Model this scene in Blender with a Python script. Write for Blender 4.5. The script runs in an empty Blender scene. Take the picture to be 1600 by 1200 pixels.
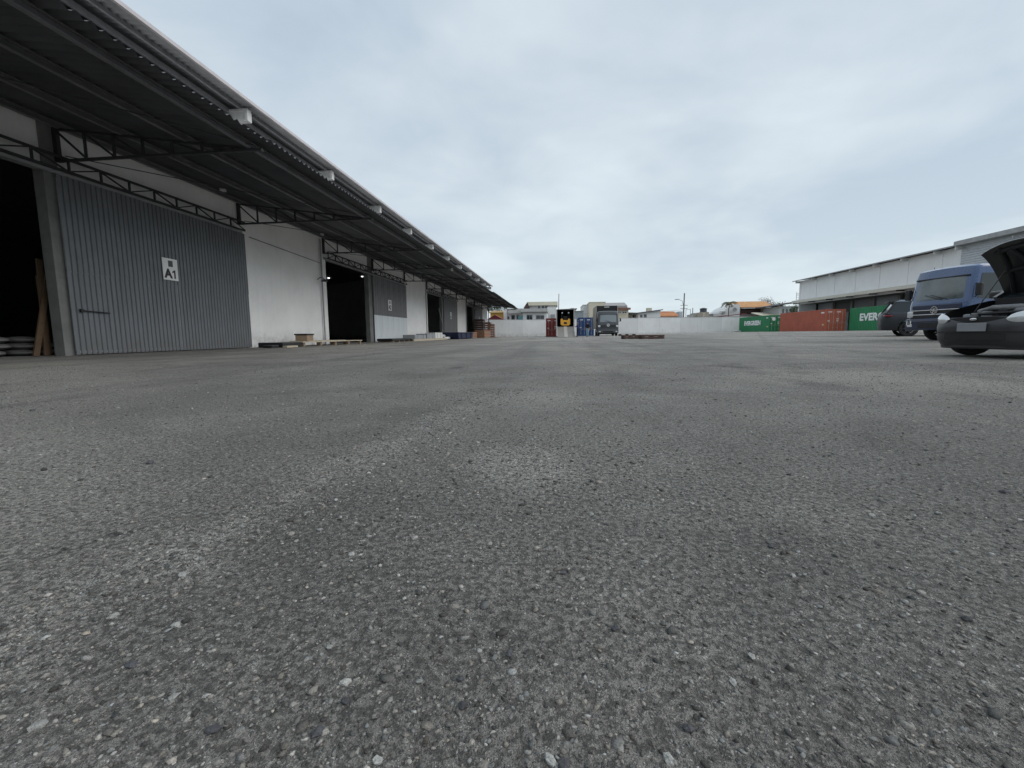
import bpy, bmesh, math, random
import numpy as np
from mathutils import Vector, Matrix
R = math.radians
random.seed(7)
rng = np.random.default_rng(7)
scene = bpy.context.scene
col = scene.collection

# ------------------------------------------------------------------ camera
F_PX, YAW, PITCH, ROLL, CAM_H = 690.0, 0.0991, 0.1119, 0.0088, 0.42
cf = Vector((-math.sin(YAW) * math.cos(PITCH), math.cos(YAW) * math.cos(PITCH), -math.sin(PITCH)))
r0 = Vector((math.cos(YAW), math.sin(YAW), 0))
u0 = r0.cross(cf)
cr = math.cos(ROLL) * r0 - math.sin(ROLL) * u0
cu = math.sin(ROLL) * r0 + math.cos(ROLL) * u0
FH = Vector((-math.sin(YAW), math.cos(YAW), 0))
cam_data = bpy.data.cameras.new('camera')
cam = bpy.data.objects.new('camera', cam_data)
col.objects.link(cam)
cam_data.sensor_width = 36
cam_data.lens = F_PX / 1600 * 36
cam_data.clip_start = 0.02
cam_data.clip_end = 4000
cam.matrix_world = Matrix(((cr.x, cu.x, -cf.x, 0), (cr.y, cu.y, -cf.y, 0), (cr.z, cu.z, -cf.z, CAM_H), (0, 0, 0, 1)))
scene.camera = cam

# ------------------------------------------------------------------ sky, sun, exposure
SUN_EL, SUN_AZ = R(42), R(98)      # azimuth clockwise from +Y
world = bpy.data.worlds.new('World')
scene.world = world
world.use_nodes = True
wn, wl = world.node_tree.nodes, world.node_tree.links
wn.clear()
w_out = wn.new('ShaderNodeOutputWorld')
sky = wn.new('ShaderNodeTexSky')
sky.sky_type = 'NISHITA'; sky.sun_disc = False
sky.sun_elevation = SUN_EL; sky.sun_rotation = SUN_AZ
sky.air_density = 1.2; sky.dust_density = 2.0
bg_sky = wn.new('ShaderNodeBackground'); bg_sky.inputs[1].default_value = 0.10
wl.new(sky.outputs[0], bg_sky.inputs[0])
# cloud deck: a level sheet of cloud seen from below (direction divided by its height)
tc = wn.new('ShaderNodeTexCoord')
sep = wn.new('ShaderNodeSeparateXYZ'); wl.new(tc.outputs['Generated'], sep.inputs[0])
def wmath(op, a, b=None, clamp=False):
    n = wn.new('ShaderNodeMath'); n.operation = op; n.use_clamp = clamp
    for i, v in enumerate((a, b)):
        if v is None: continue
        if isinstance(v, (int, float)): n.inputs[i].default_value = v
        else: wl.new(v, n.inputs[i])
    return n.outputs[0]
zz = wmath('ADD', wmath('MAXIMUM', sep.outputs[2], 0.0), 0.16)
comb = wn.new('ShaderNodeCombineXYZ')
wl.new(wmath('DIVIDE', sep.outputs[0], zz), comb.inputs[0])
wl.new(wmath('DIVIDE', sep.outputs[1], zz), comb.inputs[1])
def wnoise(scale, detail, rough, dist=0.0):
    n = wn.new('ShaderNodeTexNoise'); n.inputs['Scale'].default_value = scale
    n.inputs['Detail'].default_value = detail; n.inputs['Roughness'].default_value = rough
    n.inputs['Distortion'].default_value = dist
    wl.new(comb.outputs[0], n.inputs['Vector']); return n.outputs[0]
n1 = wnoise(0.62, 4, 0.5, 0.35); n2 = wnoise(1.7, 6, 0.55, 0.3)
mixn = wmath('ADD', wmath('MULTIPLY', n1, 0.7), wmath('MULTIPLY', n2, 0.3))
ramp = wn.new('ShaderNodeValToRGB')
ramp.color_ramp.elements[0].position = 0.41; ramp.color_ramp.elements[0].color = (0.375, 0.448, 0.522, 1)
ramp.color_ramp.elements[1].position = 0.59; ramp.color_ramp.elements[1].color = (0.55, 0.612, 0.656, 1)
wl.new(mixn, ramp.inputs[0])
hz = wmath('POWER', wmath('SUBTRACT', 1.0, wmath('MAXIMUM', sep.outputs[2], 0.0), True), 7.0)
mixh = wn.new('ShaderNodeMix'); mixh.data_type = 'RGBA'
wl.new(wmath('MULTIPLY', hz, 0.8), mixh.inputs[0]); wl.new(ramp.outputs[0], mixh.inputs[6])
mixh.inputs[7].default_value = (0.61, 0.695, 0.720, 1)
bg_cl = wn.new('ShaderNodeBackground'); bg_cl.inputs[1].default_value = 1.0
wl.new(mixh.outputs[2], bg_cl.inputs[0])
mixs = wn.new('ShaderNodeMixShader'); mixs.inputs[0].default_value = 0.94
wl.new(bg_sky.outputs[0], mixs.inputs[1]); wl.new(bg_cl.outputs[0], mixs.inputs[2])
wl.new(mixs.outputs[0], w_out.inputs[0])
sun_d = bpy.data.lights.new('sun', 'SUN')
sun_d.energy = 1.5; sun_d.angle = R(60); sun_d.color = (1, 0.97, 0.93)
sun = bpy.data.objects.new('sun', sun_d); col.objects.link(sun)
sv = Vector((math.sin(SUN_AZ) * math.cos(SUN_EL), math.cos(SUN_AZ) * math.cos(SUN_EL), math.sin(SUN_EL)))
sun.rotation_euler = (-sv).to_track_quat('-Z', 'Y').to_euler(); sun.location = (0, 0, 60)
scene.view_settings.view_transform = 'Standard'
scene.view_settings.look = 'None'
scene.view_settings.exposure = 0.45
scene.view_settings.gamma = 1.0
scene.view_settings.use_curve_mapping = False

# ------------------------------------------------------------------ measuring helpers (photo pixel + real distance -> place)
CAMP = Vector((0, 0, CAM_H))
def ray(px, py): return cf + cr * ((px - 800) / F_PX) + cu * ((600 - py) / F_PX)
def at(px, py, Y):
    d = ray(px, py); return CAMP + d * (Y / d.y)
def atX(px, py, X):
    d = ray(px, py); return CAMP + d * (X / d.x)
def gz(x, y):
    x = max(x, 0.0); s = min(max(y / 45, 0), 1); s = s * s * (3 - 2 * s)
    return 0.6 * (1 - math.exp(-x * x / (x + 2.0) / 20)) * s
def gnd(px, py):
    d = ray(px, py); t = -CAM_H / d.z
    for _ in range(8):
        p = CAMP + d * t; t = (gz(p.x, p.y) - CAM_H) / d.z
    return CAMP + d * t
def camxz(X, Z):           # X metres to the right, Z metres ahead, on the ground
    p = r0 * X + FH * Z; return Vector((p.x, p.y, gz(p.x, p.y)))

# ------------------------------------------------------------------ materials
def lin(r, g, b):
    f = lambda c: (c / 255 / 12.92) if c / 255 <= 0.04045 else ((c / 255 + 0.055) / 1.055) ** 2.4
    return (f(r), f(g), f(b))
_M = {}
def mat(name, c, rough=0.7, metal=0.0, var=0.15, scale=3.0, dirt=0.0, dirt_c=(0.07, 0.06, 0.05), bump=0.0, bscale=60, spec=0.5,
        streak=0.0, coat=0.0, emit=None, base=0.0):
    if name in _M: return _M[name]
    m = bpy.data.materials.new(name); m.use_nodes = True
    N, L = m.node_tree.nodes, m.node_tree.links
    b = N['Principled BSDF']
    b.inputs['Roughness'].default_value = rough; b.inputs['Metallic'].default_value = metal
    b.inputs['Specular IOR Level'].default_value = spec
    b.inputs['Coat Weight'].default_value = coat; b.inputs['Coat Roughness'].default_value = 0.06
    t = N.new('ShaderNodeTexCoord'); P = t.outputs['Object']
    def noise(s, d=5, r=0.6, vec=None):
        n = N.new('ShaderNodeTexNoise'); n.inputs['Scale'].default_value = s; n.inputs['Detail'].default_value = d
        n.inputs['Roughness'].default_value = r; L.new(vec or P, n.inputs['Vector']); return n.outputs[0]
    def mapr(v, a, bb, lo, hi):
        n = N.new('ShaderNodeMapRange'); n.inputs[1].default_value = a; n.inputs[2].default_value = bb
        n.inputs[3].default_value = lo; n.inputs[4].default_value = hi; L.new(v, n.inputs[0]); return n.outputs[0]
    def mix(f, a, bb, bt='MIX'):
        n = N.new('ShaderNodeMix'); n.data_type = 'RGBA'; n.blend_type = bt
        for k, v in ((0, f), (6, a), (7, bb)):
            if hasattr(v, 'is_linked') or hasattr(v, 'links'): L.new(v, n.inputs[k])
            elif k == 0: n.inputs[0].default_value = v
            else: n.inputs[k].default_value = (*v, 1)
        return n.outputs[2]
    hi = tuple(min(1, x * (1 + var)) for x in c); lo = tuple(x * (1 - var) for x in c)
    colr = mix(mapr(noise(scale), 0.3, 0.7, 0, 1), lo, hi)
    if streak:
        mp = N.new('ShaderNodeMapping'); mp.inputs['Scale'].default_value = (3.5, 3.5, 0.25); L.new(P, mp.inputs[0])
        colr = mix(mapr(noise(1.6, 6, 0.65, mp.outputs[0]), 0.5, 0.72, 0, streak), colr, dirt_c)
    if base:                 # splash grime along the foot of walls and doors
        sx = N.new('ShaderNodeSeparateXYZ'); L.new(P, sx.inputs[0])
        mm = N.new('ShaderNodeMath'); mm.operation = 'MULTIPLY'
        L.new(mapr(sx.outputs[2], 0.0, 0.75, 1, 0), mm.inputs[0]); L.new(mapr(noise(2.3, 7, 0.7), 0.38, 0.66, 0, base), mm.inputs[1])
        colr = mix(mm.outputs[0], colr, (0.15, 0.14, 0.125))
    if dirt:
        colr = mix(mapr(noise(scale * 0.6 + 0.7, 8, 0.7), 0.52, 0.72, 0, dirt), colr, dirt_c)
    L.new(colr, b.inputs['Base Color'])
    if bump:
        bn = N.new('ShaderNodeBump'); bn.inputs['Strength'].default_value = bump; bn.inputs['Distance'].default_value = 0.01
        L.new(noise(bscale, 4), bn.inputs['Height']); L.new(bn.outputs[0], b.inputs['Normal'])
    if var and rough < 0.95:
        L.new(mapr(noise(scale * 2 + 1), 0.3, 0.7, max(rough - 0.08, 0.02), min(rough + 0.1, 1)), b.inputs['Roughness'])
    if emit:
        b.inputs['Emission Color'].default_value = (*emit[0], 1); b.inputs['Emission Strength'].default_value = emit[1]
    _M[name] = m
    return m
def glass(name, c=(0.02, 0.03, 0.035), rough=0.04):
    if name in _M: return _M[name]
    m = mat(name, c, rough, var=0.0, spec=0.6); return m

def asphalt():
    m = bpy.data.materials.new('asphalt'); m.use_nodes = True
    N, L = m.node_tree.nodes, m.node_tree.links
    b = N['Principled BSDF']
    t = N.new('ShaderNodeTexCoord'); P = t.outputs['Object']
    def noise(s, d=5, r=0.6, vec=None, dist=0):
        n = N.new('ShaderNodeTexNoise'); n.inputs['Scale'].default_value = s; n.inputs['Detail'].default_value = d
        n.inputs['Roughness'].default_value = r; n.inputs['Distortion'].default_value = dist; L.new(vec or P, n.inputs['Vector']); return n.outputs[0]
    def mapr(v, a, bb, lo, hi):
        n = N.new('ShaderNodeMapRange'); n.inputs[1].default_value = a; n.inputs[2].default_value = bb
        n.inputs[3].default_value = lo; n.inputs[4].default_value = hi; L.new(v, n.inputs[0]); return n.outputs[0]
    def mth(op, a, bb):
        n = N.new('ShaderNodeMath'); n.operation = op
        for i, v in enumerate((a, bb)):
            if isinstance(v, (int, float)): n.inputs[i].default_value = v
            else: L.new(v, n.inputs[i])
        return n.outputs[0]
    def mix(f, a, bb, bt='MIX'):
        n = N.new('ShaderNodeMix'); n.data_type = 'RGBA'; n.blend_type = bt
        for k, v in ((0, f), (6, a), (7, bb)):
            if isinstance(v, tuple): n.inputs[k].default_value = (*v, 1)
            elif isinstance(v, (int, float)): n.inputs[k].default_value = v
            else: L.new(v, n.inputs[k])
        return n.outputs[2]
    def voro(s, feature='F1', rnd=1.0, vec=None):
        n = N.new('ShaderNodeTexVoronoi'); n.feature = feature; n.inputs['Scale'].default_value = s
        n.inputs['Randomness'].default_value = rnd; L.new(vec or P, n.inputs['Vector']); return n
    # warped coordinates so that the stone cells are not round
    nz = N.new('ShaderNodeTexNoise'); nz.inputs['Scale'].default_value = 90; nz.inputs['Detail'].default_value = 2; L.new(P, nz.inputs['Vector'])
    vm = N.new('ShaderNodeVectorMath'); vm.operation = 'MULTIPLY_ADD'; L.new(nz.outputs['Color'], vm.inputs[0])
    vm.inputs[1].default_value = (0.013, 0.013, 0.013); L.new(P, vm.inputs[2]); W = vm.outputs[0]
    base = mix(mapr(noise(0.22, 6, 0.62, None, 0.4), 0.34, 0.66, 0, 1), (0.130, 0.125, 0.117), (0.205, 0.196, 0.182))
    base = mix(mapr(noise(0.9, 6, 0.65, None, 0.6), 0.42, 0.72, 0, 0.55), base, (0.255, 0.244, 0.226))
    # brownish dust drifts
    base = mix(mapr(noise(0.13, 5, 0.6), 0.48, 0.66, 0, 0.6), base, (0.240, 0.226, 0.205))
    # wheel-worn strips along the yard
    mp = N.new('ShaderNodeMapping'); mp.inputs['Rotation'].default_value = (0, 0, 0.16); mp.inputs['Scale'].default_value = (0.9, 0.05, 1); L.new(P, mp.inputs[0])
    base = mix(mapr(noise(1.0, 4, 0.5, mp.outputs[0]), 0.5, 0.68, 0, 0.4), base, (0.095, 0.094, 0.093))
    # ravelled strip where the surface has lost its binder
    sp = N.new('ShaderNodeSeparateXYZ'); L.new(P, sp.inputs[0])
    wob = mth('MULTIPLY', mth('SUBTRACT', noise(3.0, 5, 0.6), 0.5), 0.35)
    def lineband(x_at, slope, y_at, wdt, soft):
        q = mth('ADD', mth('SUBTRACT', sp.outputs[0], mth('MULTIPLY', mth('SUBTRACT', sp.outputs[1], y_at), slope)), mth('SUBTRACT', wob, x_at))
        return mapr(mth('ABSOLUTE', q, 0), wdt, wdt + soft, 1, 0)
    def spot(x, y, rx, ry):
        dx = mth('DIVIDE', mth('SUBTRACT', sp.outputs[0], x), rx); dy = mth('DIVIDE', mth('SUBTRACT', sp.outputs[1], y), ry)
        d2 = mth('ADD', mth('ADD', mth('MULTIPLY', dx, dx), mth('MULTIPLY', dy, dy)), mth('MULTIPLY', mth('SUBTRACT', noise(2.2, 5, 0.65), 0.5), 2.6))
        return mapr(d2, 0.2, 1.1, 1, 0)
    strip = mth('MULTIPLY', lineband(-0.76, 0.11, 0.5, 0.02, 0.13), mapr(noise(9, 5, 0.65), 0.36, 0.6, 0.1, 1))
    strip = mth('MAXIMUM', strip, mth('MULTIPLY', lineband(-2.1, 0.3, 1.0, 0.05, 0.25), mapr(noise(4, 5, 0.65), 0.45, 0.65, 0, .7)))
    strip = mth('MULTIPLY', strip, mapr(sp.outputs[1], 2.2, 4.0, 1, 0))
    strip = mth('MAXIMUM', strip, mth('MULTIPLY', spot(-0.1, 1.4, .22, .3), .8))
    strip = mth('MAXIMUM', strip, mth('MULTIPLY', spot(-0.2, 2.9, .5, .5), .6))
    base = mix(mth('MULTIPLY', strip, 0.6), base, (0.27, 0.262, 0.248))
    base = mix(mth('MULTIPLY', mth('MAXIMUM', spot(2.9, 4.2, 1.3, 1.1), spot(5.5, 7.5, 2.5, 1.5)), 0.6), base, (0.25, 0.236, 0.213))
    base = mix(mth('MULTIPLY', spot(-0.55, 0.95, .28, .25), 0.18), base, (0.075, 0.072, 0.068))
    # tyre tracks curving across the yard
    for xa_, sl_ in ((1.35, 0.42), (2.85, 0.42), (-3.4, -0.10), (-4.9, -0.10), (0.5, 0.05), (2.0, 0.05)):
        tk = mth('MULTIPLY', lineband(xa_, sl_, 2.0, 0.05, 0.16), mapr(noise(1.3, 4, 0.6), 0.42, 0.62, 0, 0.38))
        base = mix(tk, base, (0.085, 0.083, 0.080))
    # oil spots
    oil = mapr(noise(0.55, 4, 0.55, None, 0.8), 0.66, 0.74, 0, 0.6)
    base = mix(oil, base, (0.045, 0.045, 0.047))
    # stones, two sizes
    v1 = voro(135, vec=W); v2 = voro(340, vec=W)
    c1 = N.new('ShaderNodeSeparateColor'); L.new(v1.outputs['Color'], c1.inputs[0])
    c2 = N.new('ShaderNodeSeparateColor'); L.new(v2.outputs['Color'], c2.inputs[0])
    fac1 = mth('MULTIPLY', mapr(v1.outputs['Distance'], 0.30, 0.44, 1, 0), mapr(c1.outputs[1], 0.35, 0.45, 0, 1))
    st1 = N.new('ShaderNodeValToRGB'); e = st1.color_ramp.elements
    e[0].position = 0.0; e[0].color = (0.035, 0.037, 0.042, 1); e[1].position = 1.0; e[1].color = (0.50, 0.49, 0.46, 1)
    for p_, c_ in ((0.30, (0.075, 0.077, 0.082, 1)), (0.62, (0.19, 0.185, 0.175, 1)), (0.88, (0.28, 0.272, 0.255, 1))):
        k = e.new(p_); k.color = c_
    L.new(c1.outputs[0], st1.inputs[0])
    st2 = N.new('ShaderNodeValToRGB'); e = st2.color_ramp.elements
    e[0].position = 0.0; e[0].color = (0.05, 0.05, 0.052, 1); e[1].position = 1.0; e[1].color = (0.46, 0.45, 0.42, 1)
    k = e.new(0.6); k.color = (0.15, 0.145, 0.136, 1)
    L.new(c2.outputs[0], st2.inputs[0])
    fac2 = mapr(v2.outputs['Distance'], 0.30, 0.5, 0.75, 0)
    c = mix(fac2, base, st2.outputs[0])
    c = mix(mth('MULTIPLY', fac1, 0.75), c, st1.outputs[0])
    # coarser grains and pits that still read a few metres off
    v3 = voro(46, vec=W); c3 = N.new('ShaderNodeSeparateColor'); L.new(v3.outputs['Color'], c3.inputs[0])
    gr = mth('MULTIPLY', mapr(v3.outputs['Distance'], 0.15, 0.42, 1, 0), mapr(c3.outputs[1], 0.5, 0.6, 0, 1))
    c = mix(mth('MULTIPLY', gr, 0.6), c, mix(c3.outputs[0], (0.05, 0.049, 0.047), (0.34, 0.33, 0.31)))
    pit = mapr(noise(75, 5, 0.7), 0.49, 0.62, 0, 0.85)
    c = mix(pit, c, (0.050, 0.047, 0.043))
    pit2 = mapr(noise(20, 5, 0.7), 0.52, 0.68, 0, 0.4)
    c = mix(pit2, c, (0.075, 0.071, 0.065))
    # re-tint so that the large patches still show through the stones
    scl = N.new('ShaderNodeVectorMath'); scl.operation = 'SCALE'; scl.inputs['Scale'].default_value = 6.2; bwn = N.new('ShaderNodeRGBToBW'); L.new(base, bwn.inputs[0]); bwc = N.new('ShaderNodeCombineXYZ')
    for q_ in range(3): L.new(bwn.outputs[0], bwc.inputs[q_])
    L.new(bwc.outputs[0], scl.inputs[0])
    c = mix(0.9, c, mix(1.0, c, scl.outputs[0], 'MULTIPLY'))
    c = mix(1.0, c, (1.95, 1.945, 1.91), 'MULTIPLY')
    # fine sand
    c = mix(mapr(noise(700, 3, 0.7), 0.38, 0.62, 0, 0.45), c, (0.062, 0.058, 0.052), 'MIX')
    # cracks
    nz2 = N.new('ShaderNodeTexNoise'); nz2.inputs['Scale'].default_value = 3.5; nz2.inputs['Detail'].default_value = 6; L.new(P, nz2.inputs['Vector'])
    vm2 = N.new('ShaderNodeVectorMath'); vm2.operation = 'MULTIPLY_ADD'; L.new(nz2.outputs['Color'], vm2.inputs[0])
    vm2.inputs[1].default_value = (0.5, 0.5, 0); L.new(P, vm2.inputs[2])
    cr_ = voro(0.42, 'DISTANCE_TO_EDGE', 1.0, vm2.outputs[0])
    crack = mth('MULTIPLY', mapr(cr_.outputs['Distance'], 0.0003, 0.0016, 1, 0), mth('MULTIPLY', mapr(noise(0.8, 3), 0.50, 0.58, 0, 1), mapr(noise(14, 4, .7), 0.4, 0.55, 0, 1)))
    c = mix(mth('MULTIPLY', crack, 0.8), c, (0.02, 0.019, 0.018))
    L.new(c, b.inputs['Base Color'])
    L.new(mapr(noise(2.5, 4), 0.3, 0.7, 0.62, 0.82), b.inputs['Roughness'])
    b.inputs['Specular IOR Level'].default_value = 0.5
    # relief
    h = mth('ADD', mth('MULTIPLY', fac1, 0.9), mth('MULTIPLY', fac2, 0.45))
    h = mth('ADD', h, mth('MULTIPLY', noise(380, 4, 0.7), 0.55))
    h = mth('ADD', h, mth('MULTIPLY', noise(28, 4, 0.6), 1.2))
    h = mth('SUBTRACT', mth('ADD', h, mth('MULTIPLY', gr, 0.9)), mth('MULTIPLY', pit, 1.3))
    h = mth('SUBTRACT', h, mth('MULTIPLY', crack, 2.5))
    bn = N.new('ShaderNodeBump'); bn.inputs['Strength'].default_value = 1.0; bn.inputs['Distance'].default_value = 0.012
    L.new(h, bn.inputs['Height']); L.new(bn.outputs[0], b.inputs['Normal'])
    return m

def stone_mat():
    m = bpy.data.materials.new('stone_chips'); m.use_nodes = True
    N, L = m.node_tree.nodes, m.node_tree.links
    b = N['Principled BSDF']; b.inputs['Roughness'].default_value = 0.8; b.inputs['Specular IOR Level'].default_value = 0.35
    a = N.new('ShaderNodeAttribute'); a.attribute_name = 'tint'
    t = N.new('ShaderNodeTexCoord')
    n = N.new('ShaderNodeTexNoise'); n.inputs['Scale'].default_value = 500; n.inputs['Detail'].default_value = 4; L.new(t.outputs['Object'], n.inputs['Vector'])
    mr = N.new('ShaderNodeMapRange'); mr.inputs[1].default_value = 0.3; mr.inputs[2].default_value = 0.7; mr.inputs[3].default_value = 0.6; mr.inputs[4].default_value = 1.25
    L.new(n.outputs[0], mr.inputs[0])
    mx = N.new('ShaderNodeMix'); mx.data_type = 'RGBA'; mx.blend_type = 'MULTIPLY'; mx.inputs[0].default_value = 1
    L.new(a.outputs['Color'], mx.inputs[6]); L.new(mr.outputs[0], mx.inputs[7]); L.new(mx.outputs[2], b.inputs['Base Color'])
    bn = N.new('ShaderNodeBump'); bn.inputs['Strength'].default_value = 0.5; bn.inputs['Distance'].default_value = 0.002
    L.new(n.outputs[0], bn.inputs['Height']); L.new(bn.outputs[0], b.inputs['Normal'])
    return m

WHITE = mat('white_wall_paint', (0.86, 0.855, 0.845), 0.85, var=0.06, scale=0.7, dirt=0.12, dirt_c=(0.32, 0.32, 0.31), streak=0.10, bump=0.15, bscale=40, base=0.75)
BAND = mat('grey_wall_render', (0.44, 0.44, 0.43), 0.9, var=0.12, scale=1.2, dirt=0.3, dirt_c=(0.2, 0.2, 0.19), bump=0.2)
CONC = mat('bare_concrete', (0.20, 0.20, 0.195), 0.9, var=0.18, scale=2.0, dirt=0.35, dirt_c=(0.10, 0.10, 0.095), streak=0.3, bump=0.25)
CONCL = mat('pale_concrete_beam', (0.62, 0.62, 0.61), 0.85, var=0.1, dirt=0.25, dirt_c=(0.3, 0.29, 0.28))
STEEL = mat('dark_painted_steel', (0.036, 0.037, 0.040), 0.6, var=0.2, scale=6)
STEELG = mat('grey_painted_steel', (0.30, 0.30, 0.315), 0.55, var=0.15, scale=4, dirt=0.3)
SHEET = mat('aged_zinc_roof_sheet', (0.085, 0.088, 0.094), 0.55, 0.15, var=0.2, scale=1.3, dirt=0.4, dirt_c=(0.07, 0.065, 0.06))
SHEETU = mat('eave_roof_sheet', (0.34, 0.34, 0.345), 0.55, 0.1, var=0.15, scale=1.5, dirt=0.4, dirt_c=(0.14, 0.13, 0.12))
DOORA = mat('blue_grey_door_sheet', (0.165, 0.176, 0.19), 0.5, 0.1, var=0.14, scale=1.1, dirt=0.35, dirt_c=(0.11, 0.11, 0.11), streak=0.4, base=0.6)
DOORB = mat('dark_grey_door_sheet', (0.16, 0.162, 0.168), 0.6, var=0.12, scale=1.4, dirt=0.3, streak=0.25, base=0.5)
ZINC = mat('bright_zinc_sheet', (0.70, 0.74, 0.76), 0.5, 0.1, var=0.08, scale=1.6, dirt=0.2, dirt_c=(0.3, 0.32, 0.33), streak=0.3)
TRIM = mat('eave_trim_paint', (0.50, 0.47, 0.48), 0.5, var=0.1)
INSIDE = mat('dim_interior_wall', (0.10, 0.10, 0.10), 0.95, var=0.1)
SIGNW = mat('white_sign_board', (0.80, 0.80, 0.79), 0.6, var=0.03)
INK = mat('black_sign_ink', (0.025, 0.025, 0.028), 0.6, var=0.05)
INKG = mat('dark_grey_sign_ink', (0.09, 0.09, 0.095), 0.6, var=0.05)
WOOD = mat('weathered_timber', (0.26, 0.19, 0.125), 0.85, var=0.25, scale=5, dirt=0.4, dirt_c=(0.1, 0.08, 0.06), bump=0.2)
PLY = mat('pale_plywood', (0.46, 0.40, 0.31), 0.8, var=0.15, scale=4, dirt=0.3, dirt_c=(0.2, 0.17, 0.13))
WOODR = mat('reddish_timber', (0.30, 0.15, 0.10), 0.85, var=0.3, scale=6, dirt=0.4, dirt_c=(0.12, 0.06, 0.05))
WOODD = mat('dark_wet_timber', (0.085, 0.052, 0.044), 0.8, var=0.3, scale=6)
CARD = mat('brown_cardboard', (0.30, 0.22, 0.15), 0.85, var=0.1)
BLACKP = mat('black_plastic_film', (0.018, 0.018, 0.02), 0.4, var=0.2)
NAVY = mat('navy_painted_steel', (0.012, 0.018, 0.06), 0.5, var=0.2, dirt=0.3)
WRAP = mat('white_wrapped_goods', (0.66, 0.66, 0.65), 0.45, var=0.1, scale=4)
GREYBOX = mat('grey_goods_box', (0.28, 0.29, 0.31), 0.7, var=0.12)
RUBBER = mat('tyre_rubber', (0.022, 0.022, 0.023), 0.85, var=0.2, scale=8, dirt=0.3, dirt_c=(0.06, 0.056, 0.05))
RIM = mat('dark_alloy', (0.10, 0.10, 0.105), 0.35, 0.8, var=0.1)
RIMS = mat('silver_alloy', (0.55, 0.55, 0.56), 0.35, 0.8, var=0.1)
BLACKC = mat('black_car_paint', (0.012, 0.0125, 0.014), 0.35, var=0.1, coat=0.6, scale=3)
BUMP = mat('faded_black_bumper', (0.040, 0.040, 0.043), 0.38, var=0.15, scale=3, dirt=0.15, dirt_c=(0.07, 0.065, 0.06))
GREYC = mat('charcoal_car_paint', (0.022, 0.024, 0.028), 0.5, 0.0, var=0.08, coat=0.08)
BLUEC = mat('blue_truck_paint', (0.034, 0.078, 0.19), 0.3, var=0.06, coat=0.8, dirt=0.1)
BLUED = mat('deep_blue_truck_paint', (0.012, 0.02, 0.055), 0.35, var=0.06, coat=0.6)
GREYT = mat('grey_truck_paint', (0.062, 0.068, 0.076), 0.4, 0.1, var=0.06, coat=0.4)
PLAST = mat('matt_black_plastic', (0.015, 0.015, 0.017), 0.55, var=0.15)
CHROME = mat('chrome_trim', (0.75, 0.75, 0.76), 0.15, 1.0, var=0.02)
LAMPG = mat('headlamp_lens', (0.68, 0.70, 0.71), 0.12, 0.25, var=0.12, scale=18, coat=1.0)
TAIL = mat('tail_lamp_lens', (0.22, 0.01, 0.015), 0.15, var=0.1, coat=1.0)
GLS = glass('dark_window_glass')
GLSW = mat('windscreen_glass', (0.085, 0.108, 0.110), 0.06, var=0.45, scale=1.3, coat=1.0)  # uneven tone painted into the glass in place of reflections
ALLOY = mat('cast_aluminium', (0.20, 0.20, 0.20), 0.6, 0.3, var=0.25, scale=12, dirt=0.3)

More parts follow.
